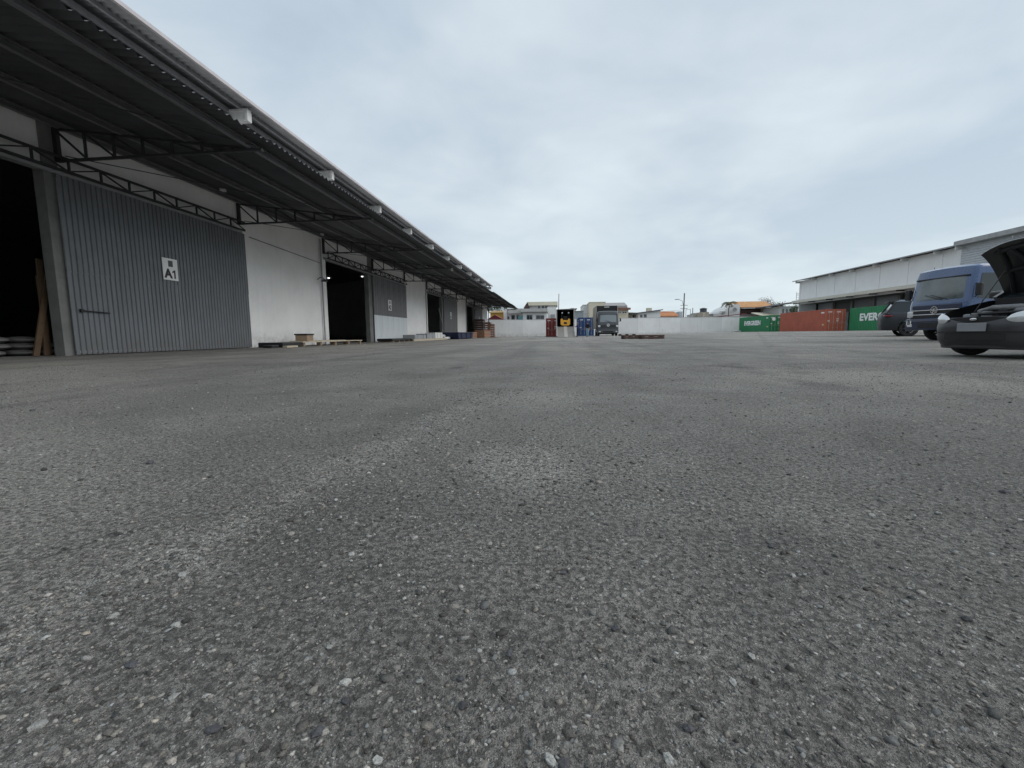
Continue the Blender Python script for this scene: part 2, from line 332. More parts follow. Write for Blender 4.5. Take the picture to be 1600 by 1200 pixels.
# ------------------------------------------------------------------ mesh helpers
class MB:
    def __init__(s): s.v = []; s.f = []; s.m = []
    def add(s, vs, fs, mi=0):
        o = len(s.v); s.v += [tuple(v) for v in vs]; s.f += [tuple(i + o for i in f) for f in fs]; s.m += [mi] * len(fs); return s
    def box(s, a, b, mi=0):
        x0, y0, z0 = (min(a[i], b[i]) for i in range(3)); x1, y1, z1 = (max(a[i], b[i]) for i in range(3))
        return s.add([(x0, y0, z0), (x1, y0, z0), (x1, y1, z0), (x0, y1, z0), (x0, y0, z1), (x1, y0, z1), (x1, y1, z1), (x0, y1, z1)],
                     [(0, 3, 2, 1), (4, 5, 6, 7), (0, 1, 5, 4), (1, 2, 6, 5), (2, 3, 7, 6), (3, 0, 4, 7)], mi)
    def cbox(s, a, b, c=0.02, mi=0):       # box with chamfered vertical + horizontal edges
        bm = bmesh.new(); bmesh.ops.create_cube(bm, size=1)
        for v in bm.verts:
            v.co = Vector((a[0] + (v.co.x + .5) * (b[0] - a[0]), a[1] + (v.co.y + .5) * (b[1] - a[1]), a[2] + (v.co.z + .5) * (b[2] - a[2])))
        bmesh.ops.recalc_face_normals(bm, faces=bm.faces)
        bmesh.ops.bevel(bm, geom=list(bm.edges), offset=c, segments=2, affect='EDGES', profile=0.6)
        bm.verts.index_update()
        s.add([v.co[:] for v in bm.verts], [[v.index for v in f.verts] for f in bm.faces], mi); bm.free(); return s
    def bar(s, p, q, w, h=None, mi=0):     # square bar between two points
        p, q = Vector(p), Vector(q); h = h or w; d = (q - p).normalized()
        a = d.cross(Vector((0, 0, 1)))
        if a.length < 1e-3: a = Vector((1, 0, 0))
        a.normalize(); b = a.cross(d)
        vs = [e + a * (w / 2 * i) + b * (h / 2 * j) for e in (p, q) for i, j in ((-1, -1), (1, -1), (1, 1), (-1, 1))]
        return s.add(vs, [(0, 1, 2, 3), (7, 6, 5, 4), (0, 4, 5, 1), (1, 5, 6, 2), (2, 6, 7, 3), (3, 7, 4, 0)], mi)
    def tube(s, pts, r, n=8, mi=0, cap=True):
        pts = [Vector(p) for p in pts]; rs = r if isinstance(r, (list, tuple)) else [r] * len(pts); o = len(s.v); rings = []
        for i, p in enumerate(pts):
            d = (pts[min(i + 1, len(pts) - 1)] - pts[max(i - 1, 0)]).normalized()
            a = d.cross(Vector((0.03, 0.02, 1)))
            if a.length < 0.05: a = d.cross(Vector((1, 0, 0)))
            a.normalize(); b = d.cross(a)
            rings.append([p + a * (rs[i] * math.cos(k * 2 * math.pi / n)) + b * (rs[i] * math.sin(k * 2 * math.pi / n)) for k in range(n)])
        vs = [v for rg in rings for v in rg]
        fs = [(i * n + k, i * n + (k + 1) % n, (i + 1) * n + (k + 1) % n, (i + 1) * n + k) for i in range(len(pts) - 1) for k in range(n)]
        if cap: fs += [tuple(range(n - 1, -1, -1)), tuple((len(pts) - 1) * n + k for k in range(n))]
        return s.add(vs, fs, mi)
    def lathe(s, prof, n=24, axis='y', c=(0, 0, 0), mi=0):   # prof: (radius, offset along axis)
        vs = []
        for r, o in prof:
            for k in range(n):
                a = k * 2 * math.pi / n; u, w = r * math.cos(a), r * math.sin(a)
                vs.append({'y': (c[0] + u, c[1] + o, c[2] + w), 'x': (c[0] + o, c[1] + u, c[2] + w), 'z': (c[0] + u, c[1] + w, c[2] + o)}[axis])
        fs = [(i * n + k, i * n + (k + 1) % n, (i + 1) * n + (k + 1) % n, (i + 1) * n + k) for i in range(len(prof) - 1) for k in range(n)]
        return s.add(vs, fs, mi)
    def prism(s, poly, h0, h1, axis='z', mi=0):   # poly in the two other axes
        n = len(poly)
        def P(u, w, h): return {'z': (u, w, h), 'y': (u, h, w), 'x': (h, u, w)}[axis]
        vs = [P(u, w, h0) for u, w in poly] + [P(u, w, h1) for u, w in poly]
        fs = [tuple(range(n - 1, -1, -1)), tuple(range(n, 2 * n))] + [(k, (k + 1) % n, n + (k + 1) % n, n + k) for k in range(n)]
        return s.add(vs, fs, mi)
    def grid(s, rows, mi=0, closed=False):
        n = len(rows[0]); vs = [v for r_ in rows for v in r_]
        fs = [(i * n + k, i * n + (k + 1) % n, (i + 1) * n + (k + 1) % n, (i + 1) * n + k) for i in range(len(rows) - 1) for k in range(n if closed else n - 1)]
        return s.add(vs, fs, mi)
    def ball(s, c, r, n=10, mi=0):
        rows = []
        for i in range(n // 2 + 1):
            t = math.pi * i / (n // 2)
            rows.append([(c[0] + r[0] * math.sin(t) * math.cos(k * 2 * math.pi / n), c[1] + r[1] * math.sin(t) * math.sin(k * 2 * math.pi / n), c[2] + r[2] * math.cos(t)) for k in range(n)])
        return s.grid(rows, mi, True)
    def mesh(s, name, mats, smooth=False, fix=True):
        me = bpy.data.meshes.new(name); me.from_pydata(s.v, [], s.f); me.validate()
        for m in (mats if isinstance(mats, (list, tuple)) else [mats]): me.materials.append(m)
        if len(me.polygons) == len(s.m) and any(s.m): me.polygons.foreach_set('material_index', s.m)
        if fix:
            bm = bmesh.new(); bm.from_mesh(me); bmesh.ops.remove_doubles(bm, verts=bm.verts, dist=1e-5)
            bmesh.ops.recalc_face_normals(bm, faces=bm.faces); bm.to_mesh(me); bm.free()
        if smooth:
            me.polygons.foreach_set('use_smooth', [True] * len(me.polygons))
            me.set_sharp_from_angle(angle=R(38))
        me.update(); return me
    def build(s, name, mats, parent=None, loc=(0, 0, 0), rz=0, smooth=False):
        return inst(s.mesh(name, mats, smooth), name, parent, loc, rz)
def inst(me, name, parent=None, loc=(0, 0, 0), rz=0, rot=None):
    o = bpy.data.objects.new(name, me); col.objects.link(o); o.location = loc
    o.rotation_euler = rot if rot else (0, 0, rz)
    if parent: o.parent = parent
    return o
def tag(o, label=None, cat=None, group=None, kind=None):
    if label: o['label'] = label
    if cat: o['category'] = cat
    if group: o['group'] = group
    if kind: o['kind'] = kind
    return o
def thing(name, loc=(0, 0, 0), rz=0, label=None, cat=None, group=None):
    o = bpy.data.objects.new(name, None); col.objects.link(o); o.location = loc; o.rotation_euler = (0, 0, rz); o.empty_display_size = 0.3
    return tag(o, label, cat, group)
def text_mesh(txt, size, m, depth=0.006, bold=0.0, sx=1.0, center=False, shear=0):
    c = bpy.data.curves.new('lettering', 'FONT'); c.body = txt; c.size = size; c.extrude = depth; c.offset = bold; c.resolution_u = 3; c.shear = shear
    if center: c.align_x = 'CENTER'; c.align_y = 'CENTER'
    o = bpy.data.objects.new('tmp', c); col.objects.link(o)
    bpy.context.view_layer.update()
    me = bpy.data.meshes.new_from_object(o.evaluated_get(bpy.context.evaluated_depsgraph_get()))
    bpy.data.objects.remove(o); bpy.data.curves.remove(c)
    me.transform(Matrix.Diagonal((sx, 1, 1, 1))); me.materials.clear(); me.materials.append(m); return me
def corr(n, pitch, depth, seg=6, trap=False):   # corrugation profile: list of (u, offset)
    out = []
    if trap:
        for k in range(n):
            for f, o in ((0, 0), (.32, 0), (.5, depth), (.82, depth)): out.append(((k + f) * pitch, o))
        out.append((n * pitch, 0))
    else:
        for k in range(n * seg + 1): out.append((k * pitch / seg, depth / 2 * math.cos(2 * math.pi * k / seg)))
    return out

# ================================================================== GROUND
def lines(a, b, fine, step, grow):
    out = [0.0]; s = step
    while out[-1] < b: out.append(out[-1] + s); s *= grow
    neg = [0.0]; s = step
    while neg[-1] > a: neg.append(neg[-1] - s); s *= grow
    return sorted(set(neg + out))
gx = lines(-900, 900, 0, 0.6, 1.06); gy = lines(-200, 1600, 0, 0.6, 1.06)
g = MB(); g.grid([[(x, y, gz(x, y)) for x in gx] for y in gy])
ASPH = asphalt()
ground = g.build('ground', ASPH, smooth=True); tag(ground, kind='structure')

# loose chips standing in the worn surface: one uncountable mass
ico_v = np.array([(0, 0, 1)] + [(0.894 * math.cos(k * 1.2566), 0.894 * math.sin(k * 1.2566), 0.447) for k in range(5)] +
                 [(0.894 * math.cos(k * 1.2566 + .628), 0.894 * math.sin(k * 1.2566 + .628), -0.447) for k in range(5)] + [(0, 0, -1)])
ico_f = [(0, 1 + k, 1 + (k + 1) % 5) for k in range(5)] + [(1 + k, 6 + k, 1 + (k + 1) % 5) for k in range(5)] + \
        [(1 + (k + 1) % 5, 6 + k, 6 + (k + 1) % 5) for k in range(5)] + [(11, 6 + (k + 1) % 5, 6 + k) for k in range(5)]
ico_f = np.array(ico_f)
STONE = stone_mat()
def chip_tint(n):
    t = rng.random(n); base = np.interp(t, [0, .25, .6, .93, 1], [.04, .09, .17, .26, .38])
    warm = rng.normal(0, .035, n)
    return np.stack([base * (1.04 + warm), base, base * (.93 - warm), np.ones(n)], 1)
def gravel(n):
    # spread over the apron in front of the yard, denser on the ravelled strip
    y = 0.22 + 6.0 * rng.random(n) ** 2.1
    x = (rng.random(n) * 2 - 1) * (0.7 + 1.25 * y)
    m = n * 17 // 100                                   # heaped along the ravelled strip and the bare spots
    ys = 0.25 + 3.2 * rng.random(m) ** 1.3; xs_ = -0.76 + 0.11 * (ys - .5) + rng.normal(0, .07 + .02 * ys, m)
    x[:m] = xs_; y[:m] = ys
    q = m // 3; x[:q] = -0.1 + rng.normal(0, .25, q); y[:q] = 1.35 + rng.normal(0, .3, q)
    r = np.exp(rng.normal(math.log(0.0020), 0.48, n)); r = np.clip(r * (0.8 + 0.12 * y), 0.0008, 0.0080)
    k = len(ico_v)
    V = ico_v[None] * (1 + rng.normal(0, .30, (n, k, 1)))
    V = V * np.stack([1 + .5 * rng.random(n), .7 + .4 * rng.random(n), .35 + .4 * rng.random(n)], 1)[:, None]
    a = rng.random(n) * 6.283; ca, sa = np.cos(a)[:, None], np.sin(a)[:, None]
    X = V[..., 0] * ca - V[..., 1] * sa; Y = V[..., 0] * sa + V[..., 1] * ca; Z = V[..., 2] + 0.25 * X * rng.normal(0, 1, (n, 1)) * .6
    gzv = np.array([gz(float(p), float(q)) for p, q in zip(x, y)])
    X = X * r[:, None] + x[:, None]; Y = Y * r[:, None] + y[:, None]; Z = Z * r[:, None] + gzv[:, None] + (r * (rng.random(n) * .42 - .20))[:, None]
    P = np.stack([X, Y, Z], 2).reshape(-1, 3)
    Fc = (ico_f[None] + (np.arange(n) * k)[:, None, None]).reshape(-1, 3)
    me = bpy.data.meshes.new('loose_chips')
    me.vertices.add(len(P)); me.vertices.foreach_set('co', P.astype(np.float32).ravel())
    me.loops.add(Fc.size); me.loops.foreach_set('vertex_index', Fc.astype(np.int32).ravel())
    me.polygons.add(len(Fc)); me.polygons.foreach_set('loop_start', np.arange(0, Fc.size, 3, dtype=np.int32))
    me.update(calc_edges=True)
    at_ = me.color_attributes.new('tint', 'FLOAT_COLOR', 'POINT')
    at_.data.foreach_set('color', np.repeat(chip_tint(n), k, 0).astype(np.float32).ravel())
    me.materials.append(STONE); return me
tag(inst(gravel(90000), 'loose_chips'), 'small grey stone chips strewn over the worn asphalt', 'gravel', kind='stuff')

# larger single stones, where the photograph shows them
def stone(px, py, size, pale, n_):
    size *= .72; p = gnd(px, py); k = ico_v * (1 + rng.normal(0, .16, (12, 1))) * np.array([1.25, .95, .55])
    me = bpy.data.meshes.new('stone'); me.from_pydata([tuple(v * size) for v in k], [], [tuple(map(int, f)) for f in ico_f])
    bm = bmesh.new(); bm.from_mesh(me); bmesh.ops.subdivide_edges(bm, edges=bm.edges, cuts=1, use_grid_fill=True)
    for v in bm.verts: v.co *= 1 + random.uniform(-.07, .07)
    bm.to_mesh(me); bm.free()
    a = me.color_attributes.new('tint', 'FLOAT_COLOR', 'POINT'); b_ = random.uniform(.24, .36) if pale else random.uniform(.045, .085)
    for d in a.data: d.color = (b_ * 1.0, b_ * 1.0, b_ * (.95 if pale else 1.1), 1)
    me.materials.append(STONE)
    o = inst(me, 'stone', None, (p.x, p.y, p.z + size * .22), rot=(random.uniform(-.2, .2), random.uniform(-.2, .2), random.uniform(0, 6)))
    tag(o, 'pale stone chip lying loose on the grey asphalt' if pale else 'dark bluish stone lying loose on the grey asphalt', 'stone',
        'pale loose stones' if pale else 'dark loose stones')
for px, py, s_, pale in ((540, 1067, .0088, 1), (515, 1012, .0068, 1), (270, 1091, .007, 1), (60, 1135, .009, 1), (175, 965, .008, 1), (275, 978, .009, 1),
                         (550, 867, .009, 1), (463, 846, .007, 1), (285, 900, .009, 1), (1045, 1188, .008, 1), (1145, 1067, .0065, 1), (975, 932, .006, 1),
                         (632, 936, .0055, 1), (655, 1066, .006, 1), (1362, 806, .01, 1), (1465, 803, .01, 1), (1175, 1027, .007, 1), (905, 640, .012, 1),
                         (860, 1190, .008, 1), (590, 1190, .007, 1), (323, 1088, .005, 1), (1240, 900, .007, 1),
                         (333, 1142, .0095, 0), (497, 1145, .009, 0), (880, 896, .009, 0), (722, 1104, .009, 0), (795, 1022, .008, 0), (540, 1097, .008, 0),
                         (1076, 1140, .009, 0), (961, 983, .0085, 0), (1205, 855, .009, 0), (234, 724, .017, 0), (1570, 770, .015, 0), (205, 1040, .009, 0),
                         (1510, 968, .009, 0), (720, 1062, .007, 0), (883, 1197, .009, 0), (50, 642, .02, 0)):
    stone(px, py, s_, pale, 0)

# ================================================================== LEFT WAREHOUSE
WX, WY, BAY = -11.74, 9.80, 6.0
wh = thing('warehouse', (WX, WY, 0), 0, 'long white warehouse with dark lean-to canopy on steel trusses and sliding doors', 'warehouse')
Y_A, Y_B = -2, 11                                   # bays from -2 to 10
zh, zcan0, zcan1, xcan = 4.28, 5.47, 4.72, 5.42      # opening head, canopy at wall, canopy at lip, canopy reach
def kind_of(i): return ('door', 'white', 'open')[i % 3]
for i in range(Y_A, Y_B):
    y0, y1 = i * BAY, i * BAY + BAY
    k = kind_of(i)
    MB().box((-.2, y0 + .001, zh + .12), (0, y1 - .001, 8.25)).build('upper_wall', WHITE, wh)
    if k == 'white':
        MB().box((-.2, y0 + .001, 0), (-.003, y1 - .001, zh + .119)).build('wall_panel', WHITE, wh)
    else:
        MB().box((-.16, y0, zh), (.05, y1, zh + .11)).build('door_lintel', STEELG, wh)
for i in range(Y_A, Y_B + 1):
    y = i * BAY
    left = kind_of(i - 1); right = kind_of(i)
    if left == 'open': a, b, m_ = (-.30 if i == 0 else -.6), .02, CONC
    elif right == 'open': a, b, m_ = -.16, .22, WHITE
    else: a, b, m_ = -.2, .2, WHITE
    MB().cbox((-.24, y + a, -.02), (.045, y + b, 8.2), .015).build('pillar', m_, wh)
# interior shell
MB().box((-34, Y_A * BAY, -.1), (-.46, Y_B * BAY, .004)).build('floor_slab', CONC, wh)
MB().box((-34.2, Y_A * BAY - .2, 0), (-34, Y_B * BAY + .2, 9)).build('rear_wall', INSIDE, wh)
for yy in (Y_A * BAY - .2, Y_B * BAY):
    MB().prism([(-34, 0), (-.2, 0), (-.2, 8.80), (-17, 10.98), (-34, 8.65)], yy, yy + .2, 'y').build('end_wall', WHITE, wh)
# main roof with eave: corrugated sheets laid bay by bay
prof = corr(30, .2, .062)
for i in range(Y_A, Y_B):
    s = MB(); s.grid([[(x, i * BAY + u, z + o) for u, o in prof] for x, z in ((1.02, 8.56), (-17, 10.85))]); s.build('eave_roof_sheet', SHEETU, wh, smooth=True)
MB().add([(-17, Y_A * BAY, 10.8), (-34, Y_A * BAY, 8.5), (-34, Y_B * BAY, 8.5), (-17, Y_B * BAY, 10.8)], [(0, 1, 2, 3)]).build('rear_roof_slope', SHEETU, wh)
MB().prism([(1.02, 8.53), (1.09, 8.54), (1.09, 8.645), (1.02, 8.64)], Y_A * BAY, Y_B * BAY + .25, 'y').build('eave_gutter', TRIM, wh)
MB().box((.50, Y_A * BAY, 8.485), (.56, Y_B * BAY + .2, 8.60)).build('eave_purlin', STEELG, wh)
MB().box((.02, Y_A * BAY, 8.38), (.10, Y_B * BAY + .2, 8.54)).build('eave_purlin', STEELG, wh)
bp = [(-.11, 0), (.11, 0), (.11, .07), (.07, .09), (.07, .32), (.11, .34), (.11, .40), (-.11, .40), (-.11, .34), (-.07, .32), (-.07, .09), (-.11, .07)]
bm_ = MB(); bm_.prism(bp, -.4, .70, 'x'); bm_.prism([(-.115, -.004), (.115, -.004), (.115, .404), (-.115, .404)], .70, .80, 'x')
beam_me = bm_.mesh('roof_beam', CONCL)
for i in range(Y_A, Y_B + 1): inst(beam_me, 'roof_beam', wh, (0, i * BAY + (.11 if i == Y_A else 0), 8.08))
# canopy sheets, purlins, trusses
for i in range(Y_A, Y_B):
    e = random.uniform(-.03, .05) - (.12 if i in (4, 5) else 0); dz = random.uniform(-.012, .012)
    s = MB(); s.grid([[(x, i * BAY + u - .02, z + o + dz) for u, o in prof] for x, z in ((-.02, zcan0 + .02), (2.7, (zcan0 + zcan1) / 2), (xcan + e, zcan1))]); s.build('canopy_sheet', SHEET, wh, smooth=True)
slope = (zcan1 - zcan0) / xcan
for x in (.22, 1.80, 3.40, 4.90):
    z = zcan0 + slope * x - .04
    MB().prism([(x - .03, z - .14), (x + .05, z - .14), (x + .05, z - .115), (x, z - .115), (x, z - .025), (x + .05, z - .025), (x + .05, z), (x - .03, z)], Y_A * BAY, Y_B * BAY + .28, 'y').build('canopy_purlin', mat('canopy_purlin_paint', (0.15, 0.15, 0.158), 0.6, var=0.2, scale=3, dirt=0.3), wh)
zb = 4.56
ch = MB()
ch.bar((.10, 0, zb), (5.2, 0, zb + .02), .075, .05); ch.bar((.10, 0, zcan0 - .20), (5.2, 0, zcan0 - .20 + slope * 5.1), .075, .05); ch.bar((.10, 0, zb - .02), (.10, 0, zcan0 - .17), .10, .09)
chord_me = ch.mesh('canopy_truss', STEEL)
xs = [.10 + .73 * k for k in range(8)]
ztop = lambda x: zcan0 - .20 + slope * (x - .1)
post_me = [MB().bar((x, 0, zb + .02), (x, 0, max(ztop(x) - .02, zb + .06)), .045, .045).mesh('post', STEEL) for x in xs[1:7]]
dia_me = [MB().bar((a, .001, ztop(a) - .02), (b, .001, zb + .03), .04, .04).mesh('diagonal', STEEL) for a, b in zip(xs[:6], xs[1:7])]
for i in range(Y_A + 1, Y_B + 1):
    t = inst(chord_me, 'canopy_truss', wh, (0, i * BAY + .01, 0))
    for me in post_me: inst(me, 'post', t)
    for me in dia_me: inst(me, 'diagonal', t)
# thin wind braces under the canopy
for i in range(-1, Y_B):
    MB().tube([(.3, i * BAY, zb + .1), (5.0, i * BAY + BAY, zb + .12)], .012, 5).build('wind_brace', STEEL, wh)
# door-rail lattice over each open bay and its door
lat = MB(); lat.bar((.30, 0, 4.60), (.30, 12, 4.60), .06, .05); lat.bar((.30, 0, 4.31), (.30, 12, 4.31), .06, .05)
lat_me = lat.mesh('rail_lattice', STEEL)
web_me = MB().bar((.30, 0, 4.33), (.30, 0, 4.58), .04, .04).mesh('post', STEEL)
wd1 = MB().bar((.302, .02, 4.58), (.302, .73, 4.33), .035, .03).mesh('diagonal', STEEL)
wd2 = MB().bar((.302, .02, 4.33), (.302, .73, 4.58), .035, .03).mesh('diagonal', STEEL)
rail_me = MB().box((.10, 0, 4.235), (.20, 12, 4.30)).mesh('door_rail', STEELG)
for i in range(-1, Y_B, 3):
    t = inst(lat_me, 'rail_lattice', wh, (0, i * BAY, 0))
    for k in range(16):
        inst(web_me, 'post', t, (0, k * .75 + .05, 0)); inst(wd1 if k % 2 else wd2, 'diagonal', t, (0, k * .75 + .03, 0))
    inst(rail_me, 'door_rail', t)
# doors: each sheet of cladding is its own piece
def door_leaf(i, mats, split, seed, pitch, depth):
    y0 = i * BAY - .13
    d = MB(); 
    for yy in (y0 + .03, y0 + 3.1, y0 + 6.2): d.box((.085, yy, .03), (.125, yy + .05, 4.22))
    for zz_ in (.06, 2.0, 4.16): d.box((.088, y0 + .03, zz_), (.122, y0 + 6.25, zz_ + .05))
    leaf = d.build('sliding_door', STEELG, wh)
    n = 6; w = 6.28 / n; nw = round(w / pitch)
    pr = [((k + f) * w / nw, -o) for k in range(nw) for f, o in ((0, 0), (.66, 0), (.76, depth), (.90, depth))] + [(w, 0)]
    for rz_, (za, zc) in enumerate(((.02, split), (split - .03, 4.235))):
        s = MB(); s.grid([[(0 + o, u, z) for u, o in pr] for z in (za, zc)]); me = s.mesh('cladding_sheet', mats[rz_], True)
        for k in range(n): inst(me, 'cladding_sheet', leaf, (.145 + (.012 if rz_ else 0) + .003 * (k % 2), y0 + k * w, 0))
    return leaf
d0 = door_leaf(0, (DOORA, DOORA), 2.05, 1, .131, .030)
MB().tube([(.19, .08, 1.09), (.19, .75, 1.06)], .014, 8).build('bolt_bar', PLAST, d0)
MB().cbox((.16, .03, 1.05), (.22, .10, 1.13), .01).build('bolt_plate', PLAST, d0)
door_leaf(3, (ZINC, DOORB), 1.78, 2, .34, .012)
door_leaf(6, (DOORB, DOORB), 2.0, 3, .2, .014)
door_leaf(9, (DOORB, DOORB), 2.0, 3, .2, .014)
# pipes and cable
MB().tube([(.085, 6.5, 4.2), (.085, 11.8, 4.02)], .012, 6).build('wall_cable', STEEL, wh)
for i in (2, 5, 8): MB().tube([(.1, i * BAY - .3, 0), (.1, i * BAY - .3, 5.2)], .04, 8).build('downpipe', STEELG, wh)
MB().tube([(.30, Y_B * BAY - .1, 0), (.30, Y_B * BAY - .1, 5.2)], .07, 8).build('downpipe', STEEL, wh)

# door number signs
def door_sign(txt, cen, w, h, rel):
    o = thing('door_sign', cen, 0, f'white door number sign reading {txt} on {rel}', 'sign', 'door number signs')
    MB().box((0, -w / 2, -h / 2), (.012, w / 2, h / 2)).build('sign_board', SIGNW, o)
    MB().box((.012, -w * .12, h * .12), (.016, w * .18, h * .40)).build('square_mark', INKG, o)
    one = txt.endswith('1')
    me = text_mesh('A' if one else txt, h * .56, INK, .003, .016, 1.0, True)
    inst(me, 'lettering', o, (.016, (-w * .17 if one else -w * .03), -h * .22), rot=(math.pi / 2, 0, math.pi / 2))
    if one:
        g_ = h * .56; d = MB(); d.prism([(.0, -.34 * g_), (.13 * g_, -.34 * g_), (.13 * g_, .36 * g_), (.03 * g_, .36 * g_), (-.16 * g_, .22 * g_), (-.16 * g_, .10 * g_), (.0, .19 * g_)], .0125, .019, 'x'); d.build('numeral', INK, o, (0, w * .22, -h * .22))
a = atX(266, 421, WX + .19)
door_sign('A1', (WX + .185, a.y, a.z), .52, .64, 'the blue-grey corrugated sliding door')
a = atX(609, 477, WX + .19); door_sign('A2', (WX + .19, a.y, a.z), .62, .72, 'the door with a bright zinc lower half')
a = atX(704.5, 493, WX + .19); door_sign('A3', (WX + .19, a.y, a.z), .62, .72, 'the plain grey door behind the navy skip')
a = atX(749, 499, WX + .19); door_sign('A4', (WX + .19, a.y, a.z), .62, .72, 'the grey door beside the stacked crates')

# small wall fittings
def flood(px, py, X, label):
    p = atX(px, py, X); o = thing('flood_light', p, 0, label, 'light', 'small flood lights under the canopy')
    MB().cbox((-.05, -.10, -.08), (.06, .10, .08), .015).build('lamp_housing', WRAP, o)
    MB().box((-.02, -.02, .08), (.02, .02, .30)).build('bracket', STEEL, o)
flood(348, 295, WX + .5, 'small white flood light hung under the canopy near the corrugated door')
flood(503, 365, WX + .3, 'small white flood light at the head of the white wall pillar')
flood(706, 421, WX + 5.0, 'small white flood light under the outer canopy purlin beside the grey door')
p = atX(497, 437, WX + .1)
o = thing('swan_neck_lamp', (WX + .05, p.y, p.z), 0, 'black round swan-neck lamp on the pillar by the open doorway', 'lamp')
MB().tube([(0, 0, 0), (.15, 0, .10), (.32, 0, .08), (.38, 0, 0)], .018, 8).build('arm', STEEL, o)
MB().lathe([(.02, .02), (.09, 0), (.19, -.09), (.18, -.09), (.02, .0)], 16, 'z', (.38, 0, 0)).build('shade', STEEL, o, smooth=True)
# lit lamps inside the dark hall
LIT = mat('lit_lamp_glass', (0.9, 0.9, 0.9), 0.4, var=0, emit=((0.95, 0.98, 1.0), 2.5))
for px, py, X, lb in ((513.5, 435, -16, 'lit bell lamp deep inside the open doorway, the brighter one'), (566, 432.5, -14.2, 'small lit bell lamp inside the open doorway close to the far jamb')):
    p = atX(px, py, X)
    o = thing('hall_lamp', p, 0, lb, 'lamp', 'lit lamps inside the hall')
    MB().lathe([(.03, .30), (.06, .25), (.20, .03), (.19, .03), (.05, .24)], 16, 'z').build('lamp_shade', STEELG, o, smooth=True)
    MB().ball((0, 0, .03), (.07, .07, .05), 10).build('bulb', LIT, o, smooth=True)
    MB().tube([(0, 0, .29), (0, 0, 9.3 - p.z)], .01, 5).build('cord', STEEL, o)
# goods just inside the first opening
SACK = mat('pale_woven_sack', (0.16, 0.155, 0.15), 0.8, var=0.2, scale=6)
sk = MB(); sk.ball((0, 0, .08), (.42, .27, .085), 14); sack_me = sk.mesh('sack', SACK, True)
ys0 = atX(28, 545, WX - 1.3).y
for a_ in range(3):
    for b_ in range(3 - (a_ > 1)):
        for c_ in range(2):
            o = inst(sack_me, 'sack', None, (WX - 1.3 - c_ * .85, ys0 - .6 + b_ * .58 + random.uniform(-.05, .05) + a_ * .05, .004 + a_ * .155), rz=random.uniform(-.08, .08))
            tag(o, 'pale woven sack piled in the dark first doorway', 'sack', 'sacks inside the first doorway')
WOODP = mat('dry_brown_plank', (0.11, 0.07, 0.04), 0.85, var=0.25, scale=5)
yp = atX(66, 550, WX - .45).y
for k, (dy, ln, tilt, lb) in enumerate(((-.16, 2.7, .26, 'longest brown timber plank leaning at a slant in the dark first doorway'), (.12, 2.3, .06, 'nearly upright brown plank beside the slanting one in the first doorway'), (.22, 1.9, .02, 'shortest brown plank standing against the first doorway jamb'))):
    o = MB().box((-.02, -.06, 0), (.02, .06, ln)).build('plank', WOODP, None, (WX - .42 - .07 * k, yp + dy, .012)); o.rotation_euler = (-tilt, -.03, 0)
    tag(o, lb, 'plank', 'planks leaning inside the first doorway')
for k, (x, y, w, h) in enumerate(((-5.2, 15.2, 1.2, 1.1), (-5.6, 16.8, 1.4, 1.5), (-6.2, 14.0, 1.0, .8))):
    o = thing('goods_crate', (WX + x, WY + y, .004), 0, ('low grey crate', 'tall grey crate', 'smallest grey crate')[k] + ' standing in the dark second doorway', 'crate', 'crates inside the second doorway')
    MB().cbox((-w / 2, -w / 2, .12), (w / 2, w / 2, h), .02).build('box', GREYBOX, o)
    for yy in (-w / 2, -.05, w / 2 - .1): MB().box((-w / 2, yy, 0), (w / 2, yy + .1, .12)).build('runner', WOODD, o)

# ---------------- goods along the warehouse wall
def pallet_parts(o, L_, W_, h=.14, m=WOOD, top_n=7):
    for k in range(top_n):
        y = -L_ / 2 + (k + .5) * L_ / top_n; w = L_ / top_n * .82
        MB().box((-W_ / 2, y - w / 2, h - .022), (W_ / 2, y + w / 2, h)).build('deck_board', m, o)
    for x in (-W_ / 2 + .05, 0, W_ / 2 - .05):
        MB().box((x - .045, -L_ / 2, .022), (x + .045, L_ / 2, h - .0225)).build('stringer', m, o)
        MB().box((x - .05, -L_ / 2 + .01, 0), (x + .05, L_ / 2 - .01, .0215)).build('bottom_board', m, o)
# long plywood platform by the white wall
def yw(px, off): return atX(px, 532, WX + off).y
F0, D0, D1 = yw(412, 1.0), yw(455, 1.05), yw(552, 1.05)
o = thing('timber_platform', (WX + 1.05, D0, 0), 0, 'long low platform of pale plywood on timber blocks before the white wall', 'platform')
MB().box((-.5, 0, .16), (.5, D1 - D0, .20)).build('deck', PLY, o)
for k in range(5):
    for x in (-.4, .40): MB().box((x - .06, .1 + k * (D1 - D0 - .3) / 4, 0), (x + .06, .22 + k * (D1 - D0 - .3) / 4, .159)).build('block', WOOD, o)
MB().box((-.45, .6, .20), (.4, (D1 - D0) * .7, .225)).build('loose_board', PLY, o)
o = thing('tarped_slabs', (WX + 1.0, (F0 + D0) / 2, 0), 0, 'low stack of slabs under black film before the white wall', 'stack')
hl_ = (D0 - F0) / 2 - .02
MB().cbox((-.5, -hl_ + .35, .0), (.5, hl_, .19), .03).build('film', BLACKP, o)
MB().cbox((.1, -hl_ - .25, .0), (.45, -hl_ + .2, .10), .02).build('offcut', BLACKP, o)
tag(MB().cbox((-.09, -.35, 0), (.09, .35, .07), .01).build('board', PLY, None, (WX + 1.75, F0 + .45, 0)), 'short pale board lying beside the black film stack', 'board')
o = thing('lidded_box', (WX + .95, yw(476, .95), .226), .1, 'small brown cardboard box with dark lid on the plywood platform', 'box')
